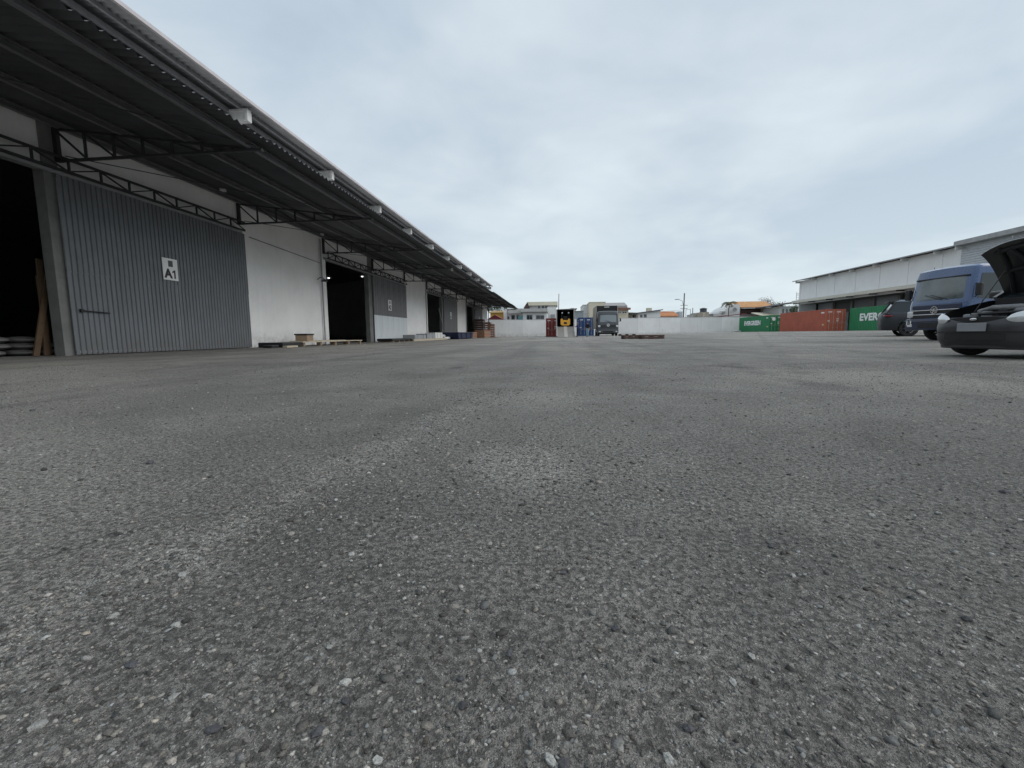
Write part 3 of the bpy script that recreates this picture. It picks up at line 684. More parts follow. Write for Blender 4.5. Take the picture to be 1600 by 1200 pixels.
MB().cbox((-.25, -.30, 0), (.25, .30, .24), .01).build('carton', CARD, o); MB().cbox((-.28, -.33, .24), (.28, .33, .30), .01).build('lid', PLAST, o)
# goods by the zinc door
S0, S1 = yw(601, 1.1), yw(632, 1.1)
o = thing('slab_pallet', (WX + 1.1, (S0 + S1) / 2, 0), 0, 'flat dark slab stack on timber bearers before the zinc door', 'stack')
hs = (S1 - S0) / 2
MB().cbox((-.5, -hs, .08), (.5, hs, .22), .02).build('slabs', BLACKP, o)
for k in range(4): MB().box((-.5, -hs * .9 + k * hs * .55, 0), (.5, -hs * .9 + .15 + k * hs * .55, .08)).build('bearer', WOOD, o)
Q0, Q1 = yw(634, 1.2), yw(688, 1.2)
o = thing('shipping_pallet', (WX + 1.2, (Q0 + Q1) / 2, 0), 0, 'long pale pallet carrying white and grey boxes', 'pallet')
pallet_parts(o, Q1 - Q0, 1.2, .15, PLY, 16)
for k, (pa, pb, h, m_, lb) in enumerate(((639, 657, .30, GREYBOX, 'grey box on the long pale pallet, beside the white one'), (659, 671, .38, GREYBOX, 'second grey box on the long pale pallet, between grey and white ones'),
                                        (672.5, 684, .48, WRAP, 'white wrapped box on the long pale pallet, beside the rolled bundle'))):
    ya_, yb_ = yw(pa, 1.2), yw(pb, 1.2)
    o = thing('goods_box', (WX + 1.2, (ya_ + yb_) / 2, .151), 0, lb, 'box'); w = yb_ - ya_; MB().cbox((-.45, -w / 2, 0), (.45, w / 2, h), .02).build('carton', m_, o)
    for y in (-w / 4, w / 4): MB().box((-.455, y - .02, .0), (.455, y + .02, h + .004)).build('strap', PLAST, o)
ya_, yb_ = yw(689, 1.3), yw(698, 1.3)
bd = MB()
for k, (x, z) in enumerate(((-.3, .13), (0, .12), (.27, .13), (-.15, .34))): bd.tube([(x, -(yb_ - ya_) / 2 - .05 * k, z), (x, (yb_ - ya_) / 2, z)], .125, 10)
tag(bd.build('wrapped_bundle', WRAP, None, (WX + 1.3, (ya_ + yb_) / 2, 0), smooth=True), 'white wrapped bundle of rolls on the ground past the pallet of boxes', 'bundle')
# navy skip
K0, K1 = yw(701, 1.6), yw(727, 1.6); sk_y = (K0 + K1) / 2 - 3.2
o = thing('steel_skip', (WX + 1.6, sk_y + 3.2, 0), 0, 'low navy blue steel skip before the grey sliding door', 'skip')
hk = (K1 - K0) / 2
s = MB(); s.prism([(-hk, .66), (-hk + .4, .05), (hk - .4, .05), (hk, .66), (hk - .08, .66), (hk - .47, .12), (-hk + .47, .12), (-hk + .08, .66)], -.9, .9, 'x'); s.build('tub', NAVY, o)
for x in (-.9, .87): MB().prism([(-hk + .05, .65), (-hk + .42, .1), (hk - .42, .1), (hk - .05, .65)], x, x + .03, 'x').build('side_plate', NAVY, o)
for x in (-.95, .93): MB().box((x, -hk, .60), (x + .07, hk, .67)).build('rim', NAVY, o)
for yy in (-hk * .6, 0, hk * .6): MB().box((.93, yy - .05, .05), (.98, yy + .05, .6)).build('rib', NAVY, o)
for yy in (-hk * .7, hk * .7): MB().box((-.8, yy - .1, 0), (.8, yy + .1, .05)).build('skid', NAVY, o)
o = MB().tube([(0, 0, 0), (0, -2.6, 3.0)], .04, 8).build('steel_pole', STEELG, None, (WX + .35, yw(697, .35), .0)); tag(o, 'thin grey steel pole leaning on the wall behind the navy skip', 'pole')
# reddish timber and crates at the end of the warehouse
cr_y = WY + 8.5 * BAY
def timber_stack(loc, n, h, L_, W_, m, label):
    o = thing('timber_stack', loc, 0, label, 'stack', 'timber stacks at the warehouse end')
    for k in range(n):
        z = k * h / n
        for j in range(4):
            MB().box((-W_ / 2 + j * W_ / 4 + .02, -L_ / 2, z + .03), (-W_ / 2 + (j + 1) * W_ / 4 - .02, L_ / 2, z + h / n)).build('board', m if (k + j) % 3 else WOOD, o)
        for y in (-L_ * .4, 0, L_ * .4): MB().box((-W_ / 2, y - .04, z), (W_ / 2, y + .04, z + .03)).build('spacer', WOODD, o)
timber_stack((WX + 1.5, yw(737, 1.5), 0), 4, .72, (yw(744, 1.5) - yw(730, 1.5)), 1.2, WOODR, 'low stack of brown timber right behind the navy skip')
timber_stack((WX + 2.4, yw(755, 2.4), 0), 5, .95, (yw(760, 2.4) - yw(750, 2.4)), 1.2, WOODR, 'low stack of reddish boards in front of the dark crates')
def slat_crate(loc, w, d, h, m, label):
    o = thing('slatted_crate', loc, 0, label, 'crate', 'dark crates at the warehouse end')
    for sx in (-1, 1):
        for sy in (-1, 1): MB().box((sx * w / 2 - .04 * sx, sy * d / 2, 0), (sx * w / 2 + .03 * sx, sy * d / 2 - .08 * sy, h)).build('corner_post', WOODD, o)
    n = int(h / .3)
    for k in range(n):
        z = .04 + k * h / n
        for sx in (-1, 1): MB().box((sx * w / 2, -d / 2 + .081, z), (sx * w / 2 - .02 * sx, d / 2 - .081, z + h / n * .72)).build('slat', m, o)
        for sy in (-1, 1): MB().box((-w / 2 + .041, sy * d / 2 - .02 * sy, z), (w / 2 - .041, sy * d / 2, z + h / n * .72)).build('slat', m, o)
    MB().box((-w / 2 + .02, -d / 2 + .02, h), (w / 2 - .02, d / 2 - .02, h + .03)).build('lid', WOODD, o)
slat_crate((WX + 1.0, yw(749.5, 1.0), 0), 1.3, 1.6, 2.55, WOODD, 'tallest dark slatted crate against the last warehouse door')
slat_crate((WX + 1.6, yw(760.5, 1.6), 0), 1.2, 1.4, 2.2, WOODR, 'reddish slatted crate beside the tallest dark one')
slat_crate((WX + 2.5, yw(768, 2.5), 0), .8, 1.2, 1.9, WOODR, 'narrow reddish crate standing out by the downpipe')

# ================================================================== BOUNDARY WALL
WALLP = mat('boundary_wall_paint', (0.66, 0.675, 0.68), 0.9, var=0.06, scale=0.6, dirt=0.25, dirt_c=(0.34, 0.34, 0.33), streak=0.18, bump=0.15, base=0.7)
WALLP2 = mat('boundary_wall_paint_greyer', (0.60, 0.615, 0.62), 0.9, var=0.07, scale=0.5, dirt=0.3, dirt_c=(0.3, 0.3, 0.29), streak=0.2, bump=0.15, base=0.7)
A_ = Vector((-14.5, 77.3, 0)); B_ = Vector((45.5, 96.0, 0))
wl_len = (B_ - A_).length; wdir = math.atan2(B_.y - A_.y, B_.x - A_.x)
bw = thing('boundary_wall', A_, wdir, 'long plain off-white boundary wall across the far end of the yard', 'wall')
npan = 14; pl = wl_len / npan
for k in range(npan):
    c = A_ + (B_ - A_) * ((k + .5) / npan); z = gz(c.x, c.y)
    MB().box((k * pl + .012, -.09, z - .25), ((k + 1) * pl - .012, .09, z + 2.98 + .006 * ((k * 7) % 3))).build('wall_panel', WALLP2 if k in (0, 1, 6, 9, 10) else WALLP, bw)
    MB().box((k * pl - .14, -.06, z - .25), (k * pl + .14, .14, z + 2.96)).build('wall_post', WALLP2, bw)
    MB().box((k * pl, -.12, z + 2.995), ((k + 1) * pl - .002, .12, z + 3.045)).build('coping', BAND, bw)

# ================================================================== SHIPPING CONTAINERS
def container(loc, L_, H_, paint, label, text=None, text_y=0, tsize=1.1, emblem=False, rz=0, marks=True):
    W_ = 2.44
    o = thing('shipping_container', loc, rz, label, 'container', 'shipping containers in the yard')
    n = int((L_ - .3) / .28); pr = corr(n, (L_ - .3) / n, .036, trap=True)
    for x, sg in ((.02, 1), (W_ - .02, -1)):
        s = MB(); s.grid([[(x + sg * off, .15 + u, z) for u, off in pr] for z in (.16, H_ - .12)]); s.build('side_panel', paint, o)
    s = MB(); s.grid([[(x, .1 + u, H_ - .05 - off * .6) for u, off in pr] for x in (.05, W_ - .05)]); s.build('roof_panel', paint, o)
    MB().box((.03, L_ - .06, .16), (W_ - .03, L_ - .03, H_ - .1)).build('end_panel', paint, o)
    MB().box((.1, .15, .10), (W_ - .1, L_ - .1, .16)).build('floor', WOODD, o)
    for x in (0, W_ - .12):
        MB().box((x, 0.002, .118), (x + .12, .14, H_ - .118)).build('corner_post', paint, o); MB().box((x, L_ - .14, .118), (x + .12, L_ - .002, H_ - .118)).build('corner_post', paint, o)
        MB().box((x + .01, .178, .01), (x + .11, L_ - .178, .15)).build('bottom_rail', paint, o); MB().box((x + .02, .178, H_ - .11), (x + .10, L_ - .178, H_ - .01)).build('top_rail', paint, o)
        for y in (-.002, L_ - .176):
            for z in (0, H_ - .118): MB().cbox((x - .003, y, z), (x + .123, y + .178, z + .118), .008).build('corner_casting', paint, o)
    for z in (.02, H_ - .11): MB().box((.125, .01, z), (W_ - .125, .13, z + .10)).build('end_rail', paint, o)
    for k in range(2):
        x0 = .125 + k * (W_ - .25) / 2
        d = MB(); d.box((x0 + .008, .03, .125), (x0 + (W_ - .25) / 2 - .008, .07, H_ - .115))
        for j in range(5):
            z = .22 + j * (H_ - .5) / 5; d.box((x0 + .06, .022, z), (x0 + (W_ - .25) / 2 - .06, .031, z + (H_ - .5) / 5 - .10))
        door = d.build('door', paint, o)
        for dx in (.28, .82):
            MB().tube([(x0 + dx, -.008, .16), (x0 + dx, -.008, H_ - .15)], .02, 6).build('lock_rod', GALV, door)
            for z in (.4, 1.2, H_ - .6): MB().box((x0 + dx - .05, -.012, z), (x0 + dx + .05, .02, z + .09)).build('rod_guide', GALV, door)
            MB().box((x0 + dx - .02, -.035, 1.05), (x0 + dx + .42, -.02, 1.09)).build('handle', GALV, door)
        for z in (.5, 1.1, 1.7, H_ - .5): MB().box((x0 - .02 if k == 0 else x0 + (W_ - .25) / 2 - .04, .01, z), (x0 + .06 if k == 0 else x0 + (W_ - .25) / 2 + .04, .029, z + .12)).build('hinge', paint, door)
        if marks:
            for j, (z, w) in enumerate(((H_ - .42, .5), (1.55, .3), (1.30, .26))):
                if (j + k) % 2 == 0 or k: MB().box((x0 + .12, .012, z), (x0 + .12 + w, .0215, z + .10)).build('marking_plate', SIGNW, door)
    if marks:
        MB().box((.005, .45, H_ - .52), (.0185, 1.15, H_ - .36)).build('marking_plate', SIGNW, o)
        MB().box((.005, .40, .75), (.0185, .80, .95)).build('marking_plate', mat('yellowed_plate', (.6, .5, .25), .6), o)
    if text:
        me = text_mesh(text, tsize, SIGNW, .004, .05, 1.2, True)
        inst(me, 'lettering', o, (.012, text_y, H_ * .56), rot=(math.pi / 2, 0, -math.pi / 2))
    if emblem:
        MB().lathe([(.001, 0), (.30, 0), (.30, .01), (.001, .01)], 24, 'y', (.75, .006, H_ - .65)).build('round_emblem', SIGNW, o)
    return o
GALV = mat('galvanised_rod', (0.42, 0.41, 0.39), 0.5, 0.5, var=0.2)
GREENK = mat('green_container_paint', (0.010, 0.20, 0.075), 0.5, var=0.12, scale=0.8, dirt=0.35, dirt_c=(0.07, 0.075, 0.045), streak=0.3)
RUSTK = mat('orange_brown_container_paint', (0.42, 0.105, 0.06), 0.6, var=0.12, scale=0.8, dirt=0.4, dirt_c=(0.19, 0.07, 0.05), streak=0.4)
REDK = mat('maroon_container_paint', (0.22, 0.028, 0.026), 0.6, var=0.12, dirt=0.2)
BLUEK = mat('blue_container_paint', (0.010, 0.050, 0.17), 0.5, var=0.12, dirt=0.15)
GREYK = mat('grey_trailer_paint', (0.30, 0.33, 0.35), 0.55, var=0.08, dirt=0.2, streak=0.2)
p = atX(1289, 518, 35.9); Yn = p.y
container((35.9, Yn, gz(35.9, Yn)), 12.19, 2.9, RUSTK, 'orange-brown shipping container between the two green ones')
p = atX(1201, 518, 35.5); q = atX(1175, 504, 35.5)
container((35.5, p.y, gz(35.5, p.y)), 12.19, 2.75, GREENK, 'green lettered container at the end of the boundary wall', 'EVERGREEN', q.y - p.y, 1.05, True)
p = atX(1326, 517, 38.0); q = atX(1350, 497, 38.0)
container((38.0, p.y - 12.19, gz(38, p.y - 6)), 12.19, 2.9, GREENK, 'green lettered container partly hidden behind the charcoal car', 'EVERGREEN', 12.19 - (p.y - q.y) - 3.0, 1.2)
p = at(853, 525, 70.8); container((p.x, 70.8, 0), 6.06, 2.9, REDK, 'maroon shipping container beside the ramp trailer')
p = at(903.5, 525, 71); container((p.x, 71.0, gz(p.x, 71)), 6.06, 2.9, BLUEK, 'blue shipping container behind the two workers')
# litter bags by the green container
p = gnd(1163, 519.5); b_ = MB(); b_.ball((0, 0, .16), (.45, .3, .17), 12); b_.ball((.65, .1, .13), (.3, .28, .14), 12)
tag(b_.build('litter_bag', WRAP, None, (34.6, 89.5, gz(34.6, 89.5)), smooth=True), 'white rubbish bags slumped at the foot of a green container', 'bag')

# ================================================================== LOADING TRAILER, RAMP, FORKLIFT
DARKIN = mat('near_black_lining', (0.02, 0.02, 0.021), 0.8, var=0.2)  # even near-black colour for trailer inside, grille openings and truck front panel
FRAME = mat('trailer_frame_paint', (0.40, 0.38, 0.35), 0.6, var=0.15, dirt=0.3)
YEL = mat('forklift_yellow', (0.85, 0.40, 0.015), 0.4, var=0.06, coat=0.3)
pl_, pr_ = at(869.5, 511, 58.5), at(897, 511, 58.5); xc_, hw = (pl_.x + pr_.x) / 2, (pr_.x - pl_.x) / 2
zf, zr = 1.34, 3.52
o = thing('box_trailer', (xc_, 58.5, gz(xc_, 58.5)), 0, 'open box trailer with black interior, forklift inside and ramp at its tail', 'trailer')
MB().box((-hw, 0, zf - .14), (hw, 11.5, zf)).build('floor', DARKIN, o)
for sx in (-1, 1):
    MB().box((sx * hw, .1, zf - .1), (sx * (hw - .05), 11.5, zr)).build('side_wall', DARKIN, o)
    MB().box((sx * (hw + .04), -.02, zf - .16), (sx * (hw - .07), .09, zr + .06)).build('rear_post', FRAME, o)
    for yy in (6.4, 7.7, 9.0):
        w = MB(); w.lathe([(.2, -.14), (.46, -.14), (.51, -.09), (.51, .09), (.46, .14), (.2, .14)], 20, 'y'); w_ = w.build('wheel', RUBBER, o, (sx * (hw - .25), yy, .51), rz=math.pi / 2, smooth=True)
MB().box((-hw, 11.4, zf), (hw, 11.5, zr)).build('front_wall', DARKIN, o)
MB().box((-hw, .0, zr), (hw, 11.5, zr + .06)).build('roof', DARKIN, o)
MB().box((-.5, .3, .7), (-.38, 11.0, zf - .15)).build('chassis_rail', STEEL, o); MB().box((.38, .3, .7), (.5, 11.0, zf - .15)).build('chassis_rail', STEEL, o)
MB().box((-.4, 10.6, 0), (-.28, 10.8, .7)).build('landing_leg', STEEL, o); MB().box((.28, 10.6, 0), (.4, 10.8, .7)).build('landing_leg', STEEL, o)
MB().box((.7, .6, zr + .06), (1.15, 1.4, zr + .24)).build('roof_unit', STEELG, o)
RAMPC = mat('scuffed_ramp_steel', (0.19, 0.18, 0.165), 0.6, var=0.2, scale=2, dirt=0.4, dirt_c=(0.15, 0.14, 0.13))
RAMPL = mat('pale_ramp_strip', (0.36, 0.345, 0.315), 0.6, var=0.15, dirt=0.3)
o = thing('loading_ramp', (xc_, 53.0, gz(xc_, 53)), 0, 'grey steel loading ramp leading up into the trailer', 'ramp')
def slope_strip(x0, x1, dz, m, nm): MB().prism([(0, dz), (5.3, zf - .02 + dz), (5.3, zf - .12 + dz), (.25, -.03 + dz if dz > 0 else 0)], x0, x1, 'x').build(nm, m, o)
slope_strip(-hw + .12, -.22, .02, RAMPC, 'track'); slope_strip(.22, hw - .12, .02, RAMPC, 'track'); slope_strip(-.215, .215, .05, RAMPL, 'middle_strip')
slope_strip(-hw, -hw + .11, .14, RAMPL, 'side_rail'); slope_strip(hw - .11, hw, .14, RAMPL, 'side_rail')
for sx in (-1, 1): MB().box((sx * (hw - .2) - .05, 4.6, 0), (sx * (hw - .2) + .05, 4.7, zf * .8)).build('leg', STEEL, o)
o = thing('forklift', (xc_ + .02, 58.75, gz(xc_, 60) + zf), 0, 'yellow forklift standing in the dark trailer, back end outwards', 'forklift')
s = MB(); s.prism([(-.62, .30), (-.42, .16), (.42, .16), (.62, .30), (.62, .98), (.5, 1.05), (.38, 1.05), (.30, .86), (-.30, .86), (-.38, 1.05), (-.5, 1.05), (-.62, .98)], 0, .6, 'y'); s.build('counterweight', YEL, o)
MB().cbox((-.5, .6, .25), (.5, 1.9, .8), .05).build('body', YEL, o)
MB().box((-.2, -.012, .35), (.2, -.001, .62)).build('vent_grille', PLAST, o)
for sx in (-1, 1):
    MB().bar((sx * .5, .35, 1.0), (sx * .45, .75, 2.05), .07).build('guard_post', PLAST, o); MB().bar((sx * .5, 1.9, .8), (sx * .45, 1.6, 2.05), .07).build('guard_post', PLAST, o)
    MB().lathe([(.001, 0), (.085, 0), (.09, .03), (.09, .08), (.001, .08)], 14, 'y', (sx * .42, .30, 1.82)).build('work_lamp', LAMPG, o)
    for yy in (.45, 1.75): MB().lathe([(.08, -.1), (.24, -.1), (.27, -.06), (.27, .06), (.24, .1), (.08, .1)], 18, 'y').build('wheel', RUBBER, o, (sx * .48, yy, .27), rz=math.pi / 2, smooth=True)
    MB().box((sx * .3 - .05, 2.0, .05), (sx * .3 + .05, 2.12, 2.0)).build('mast_rail', PLAST, o); MB().box((sx * .3 - .06, 2.12, .02), (sx * .3 + .06, 3.2, .07)).build('fork', PLAST, o)
for k in range(5): MB().box((-.5, .75 + k * .2, 2.05), (.5, .80 + k * .2, 2.09)).build('guard_bar', PLAST, o)
MB().cbox((-.25, .75, .8), (.25, 1.25, .95), .03).build('seat', PLAST, o); MB().cbox((-.25, .65, .9), (.25, .76, 1.4), .03).build('backrest', PLAST, o)
# ================================================================== PEOPLE
SKIN = mat('skin', (0.30, 0.17, 0.11), 0.6, var=0.05); HAIR = mat('dark_hair', (0.02, 0.015, 0.012), 0.7)
def person(loc, rz, joints, shirt, trousers, shoes, hair, label, sleeve=.28):
    V = {k: Vector(v) for k, v in joints.items()}
    rad = dict(pelvis=(.155, .115), waist=(.15, .11), chest=(.18, .125), neckb=(.085, .075), neck=(.055, .055), head0=(.075, .085), head1=(.088, .105), head2=(.07, .085))
    for s_ in 'LR':
        rad.update({'sh' + s_: (.075, .075), 'el' + s_: (.048, .048), 'wr' + s_: (.033, .033), 'ha' + s_: (.042, .026), 'hip' + s_: (.10, .10), 'kn' + s_: (.066, .066), 'an' + s_: (.043, .043), 'he' + s_: (.045, .045), 'to' + s_: (.045, .035)})
    names = list(V); idx = {n: i for i, n in enumerate(names)}
    E_ = [('pelvis', 'waist'), ('waist', 'chest'), ('chest', 'neckb'), ('neckb', 'neck'), ('neck', 'head0'), ('head0', 'head1'), ('head1', 'head2')]
    for s_ in 'LR': E_ += [('chest', 'sh' + s_), ('sh' + s_, 'el' + s_), ('el' + s_, 'wr' + s_), ('wr' + s_, 'ha' + s_), ('pelvis', 'hip' + s_), ('hip' + s_, 'kn' + s_), ('kn' + s_, 'an' + s_), ('an' + s_, 'he' + s_), ('he' + s_, 'to' + s_)]
    me = bpy.data.meshes.new('body'); me.from_pydata([V[n] for n in names], [(idx[a], idx[b]) for a, b in E_], [])
    ob = bpy.data.objects.new('tmp', me); col.objects.link(ob)
    ob.modifiers.new('s', 'SKIN'); 
    for n in names:
        sv_ = me.skin_vertices[0].data[idx[n]]; sv_.radius = rad[n]; sv_.use_root = (n == 'pelvis')
    sb = ob.modifiers.new('d', 'SUBSURF'); sb.levels = 2; sb.render_levels = 2
    bpy.context.view_layer.update()
    bm2 = bpy.data.meshes.new_from_object(ob.evaluated_get(bpy.context.evaluated_depsgraph_get())); bpy.data.objects.remove(ob)
    bm2.materials.clear()
    for m in (SKIN, shirt, trousers, shoes): bm2.materials.append(m)
    hands = [V['haL'], V['haR'], V['wrL'], V['wrR']] + ([V['elL'] * .4 + V['wrL'] * .6, V['elR'] * .4 + V['wrR'] * .6] if sleeve < .3 else [])
    for f in bm2.polygons:
        c = f.center
        if c.z < .10: f.material_index = 3
        elif any((c - h).length < .12 for h in hands): f.material_index = 0
        elif c.z < V['pelvis'].z + .06: f.material_index = 2
        elif c.z < V['neck'].z - .02: f.material_index = 1
        else: f.material_index = 0
        f.use_smooth = True
    o = inst(bm2, 'person', None, loc, rz); tag(o, label, 'person')
    h = V['head1']
    hm = MB(); hm.ball((h.x, h.y - .012, h.z + .04), (.095, .112, .10), 14)
    hm.build('hair' if hair is HAIR else 'cap', hair, o, smooth=True)
    MB().ball((h.x, h.y + .108, h.z - .03), (.014, .02, .022), 8).build('nose', SKIN, o, smooth=True)
    for sx in (-1, 1):
        MB().ball((h.x + sx * .092, h.y, h.z - .02), (.012, .022, .032), 8).build('ear', SKIN, o, smooth=True)
        for k in range(4): MB().tube([V['ha' + ('L' if sx < 0 else 'R')] + Vector((0, -.03 + k * .02, -.02)), V['ha' + ('L' if sx < 0 else 'R')] + Vector((0, -.03 + k * .022 + .01, -.085 + .008 * abs(k - 1)))], .009, 6).build('finger', SKIN, o)
        MB().tube([V['ha' + ('L' if sx < 0 else 'R')] + Vector((0, .03, .02)), V['ha' + ('L' if sx < 0 else 'R')] + Vector((0, .07, -.03))], .011, 6).build('thumb', SKIN, o)
    return o
base_j = dict(pelvis=(0, 0, .93), waist=(0, 0, 1.08), chest=(0, 0, 1.30), neckb=(0, 0, 1.44), neck=(0, .01, 1.50), head0=(0, .02, 1.56), head1=(0, .02, 1.63), head2=(0, .015, 1.70),
              shL=(-.19, 0, 1.39), elL=(-.25, -.03, 1.11), wrL=(-.26, .06, .88), haL=(-.26, .08, .80), shR=(.19, 0, 1.39), elR=(.25, -.03, 1.11), wrR=(.26, .06, .88), haR=(.26, .08, .80),
              hipL=(-.09, 0, .88), knL=(-.10, .02, .49), anL=(-.11, -.02, .09), heL=(-.11, -.03, .05), toL=(-.12, .13, .045), hipR=(.09, 0, .88), knR=(.10, .02, .49), anR=(.11, -.02, .09), heR=(.11, -.03, .05), toR=(.12, .13, .045))
j1 = dict(base_j); j1.update(elL=(-.30, .14, 1.20), wrL=(-.26, .36, 1.28), haL=(-.25, .44, 1.30), toR=(.14, .14, .045), knR=(.12, .05, .49), anR=(.15, .06, .09), heR=(.15, .05, .05))
SH1 = mat('blue_work_shirt', (0.03, 0.035, 0.12), .85); TR1 = mat('black_trousers', (0.012, 0.012, 0.014), .85); SHOE = mat('dark_boots', (0.02, 0.018, 0.016), .7)
SH2 = mat('black_tee', (0.012, 0.012, 0.013), .85); TR2 = mat('pale_blue_jeans', (0.24, 0.36, 0.46), .85, var=.2); CAPM = mat('grey_cap', (0.18, 0.18, 0.22), .8)
p = at(902.5, 526.5, 54.5); person((p.x, 54.5, gz(p.x, 54.5)), R(70), j1, SH1, TR1, SHOE, CAPM, 'worker in dark blue shirt, black trousers and cap standing beside the ramp')
j2 = dict(base_j); j2.update(knL=(-.10, .08, .50), anL=(-.10, .10, .09), heL=(-.10, .09, .05), toL=(-.11, .25, .045), elR=(.27, -.10, 1.13), wrR=(.25, -.06, .90), haR=(.25, -.04, .82))
p = at(918, 527, 53.5); person((p.x, 53.5, gz(p.x, 53.5)), R(150), j2, SH2, TR2, SHOE, HAIR, 'worker in black shirt and pale jeans walking in front of the blue container')

# ================================================================== WHEELS, CARS, TRUCKS
def wheel_meshes(r, w, rim, spokes=5):
    t = MB().lathe([(r * .66, -w * .46), (r * .90, -w * .5), (r * .985, -w * .36), (r, -w * .15), (r, w * .15), (r * .985, w * .36), (r * .90, w * .5), (r * .66, w * .46)], 40, 'y').mesh('tyre', RUBBER, True)
    m = MB(); m.lathe([(r * .68, -w * .42), (r * .68, w * .42), (r * .64, w * .42), (r * .60, w * .1), (r * .60, -w * .42)], 40, 'y')
    for k in range(spokes):
        a = k * 2 * math.pi / spokes; c, s_ = math.cos(a), math.sin(a); hw_ = r * .085
        vs = [(c * q_ - s_ * h_, yy, s_ * q_ + c * h_) for yy in (w * .25, w * .40) for q_, h_ in ((r * .10, -hw_), (r * .63, -hw_ * .8), (r * .63, hw_ * .8), (r * .10, hw_))]
        m.add(vs, [(0, 1, 2, 3), (7, 6, 5, 4), (0, 4, 5, 1), (1, 5, 6, 2), (2, 6, 7, 3), (3, 7, 4, 0)])
    m.lathe([(.001, w * .43), (r * .14, w * .42), (r * .17, w * .3), (r * .17, 0)], 20, 'y')
    d = MB().lathe([(.001, -w * .05), (r * .5, -w * .05), (r * .52, w * .02), (.001, w * .02)], 24, 'y').mesh('brake_disc', STEEL)
    return t, m.mesh('rim', rim, True), d
def add_wheel(parent, wm, loc, out, steer=0.0):
    # out = +1: outer face towards +y
    t = inst(wm[0], 'wheel', parent, loc, rot=(0, 0, (0 if out > 0 else math.pi) + steer))
    inst(wm[1], 'rim', t); inst(wm[2], 'brake_disc', t); return t
def ring_path(L_, W_, rf, rr, bow_f=.10, n=10):
    # plan outline of a car body: nose at x=0, tail at -L, rounded corners with bowed nose; returns list of (x, y, nx, ny)
    P = []
    def arc(cx, cy, r_, a0, a1, m):
        for k in range(m + 1):
            a = a0 + (a1 - a0) * k / m; P.append([cx + r_ * math.cos(a), cy + r_ * math.sin(a)])
    hw_ = W_ / 2
    arc(-rf, hw_ - rf, rf, R(0), R(90), n)
    m = 46
    for k in range(1, m): P.append([-rf + (-L_ + rr + rf) * k / m, hw_])
    arc(-L_ + rr, hw_ - rr, rr, R(90), R(180), n)
    for k in range(1, 10): P.append([-L_, (hw_ - rr) * (1 - 2 * k / 10)])
    arc(-L_ + rr, -hw_ + rr, rr, R(180), R(270), n)
    for k in range(1, m): P.append([-L_ + rr + (L_ - rr - rf) * k / m, -hw_])
    arc(-rf, -hw_ + rf, rf, R(270), R(360), n)
    for k in range(1, 12): P.append([0, (hw_ - rf) * (-1 + 2 * k / 12)])
    out = []
    for i, (x, y) in enumerate(P):
        a = P[i - 1]; b = P[(i + 1) % len(P)]; dx, dy = b[0] - a[0], b[1] - a[1]; l = math.hypot(dx, dy)
        nx, ny = dy / l, -dx / l
        fr = max(0, 1 + x / (rf * 1.2)); bow = bow_f * fr * (1 - (y / hw_) ** 2) if x > -rf * 1.2 else 0
        br = max(0, 1 - (x + L_) / (rr * 1.5)); bowr = .08 * br * (1 - (y / hw_) ** 2)
        out.append((x + bow - bowr, y, nx, ny))
    return out
def car_shell(o, P, W_, L_, belt, sill, wheels, ra, zc, nose_split, tail_split, paint, bump, tumble=.05, nose_top=None):
    def zbot(x, y):
        if abs(y) > W_ * .40:
            for xc in wheels:
                if abs(x - xc) < ra: return max(sill, zc + math.sqrt(ra * ra - (x - xc) ** 2))
        return sill
    T = [0, .10, .25, .42, .60, .78, .92, 1.0]
    def prof(z, lo, hi):
        t = (z - lo) / max(hi - lo, .01)
        return -.055 * max(0, .22 - t) / .22 - .015 * abs(t - .5) - tumble * max(0, (t - .75) / .25) ** 1.6 + .012 * math.exp(-((t - .62) / .12) ** 2)
    rows = []
    for x, y, nx, ny in P:
        lo, hi = zbot(x, y), belt(x)
        rr_ = []
        for t in T:
            z = lo + t * (hi - lo); off = prof(z, sill, hi); rr_.append((x + nx * off, y + ny * off, z))
        rows.append(rr_)
    parts = {'body_shell': (MB(), paint), 'front_bumper': (MB(), bump), 'rear_bumper': (MB(), bump)}
    n = len(rows)
    for i in range(n):
        a, b = rows[i], rows[(i + 1) % n]
        for k in range(len(T) - 1):
            c = (Vector(a[k]) + Vector(b[k]) + Vector(a[k + 1]) + Vector(b[k + 1])) / 4
            nm = 'body_shell'
            if c.x > nose_split[0] and c.z < nose_split[1]: nm = 'front_bumper'
            elif c.x < tail_split[0] and c.z < tail_split[1]: nm = 'rear_bumper'
            parts[nm][0].add([a[k], b[k], b[k + 1], a[k + 1]], [(0, 1, 2, 3)])
    for nm, (mb, m) in parts.items():
        if mb.f: mb.build(nm, m, o, smooth=True)
    # inner wheel wells and floor so nothing is see-through
    MB().box((-L_ + .35, -W_ * .36, sill + .02), (-.35, W_ * .36, sill + .10)).build('underfloor', PLAST, o)
    return rows
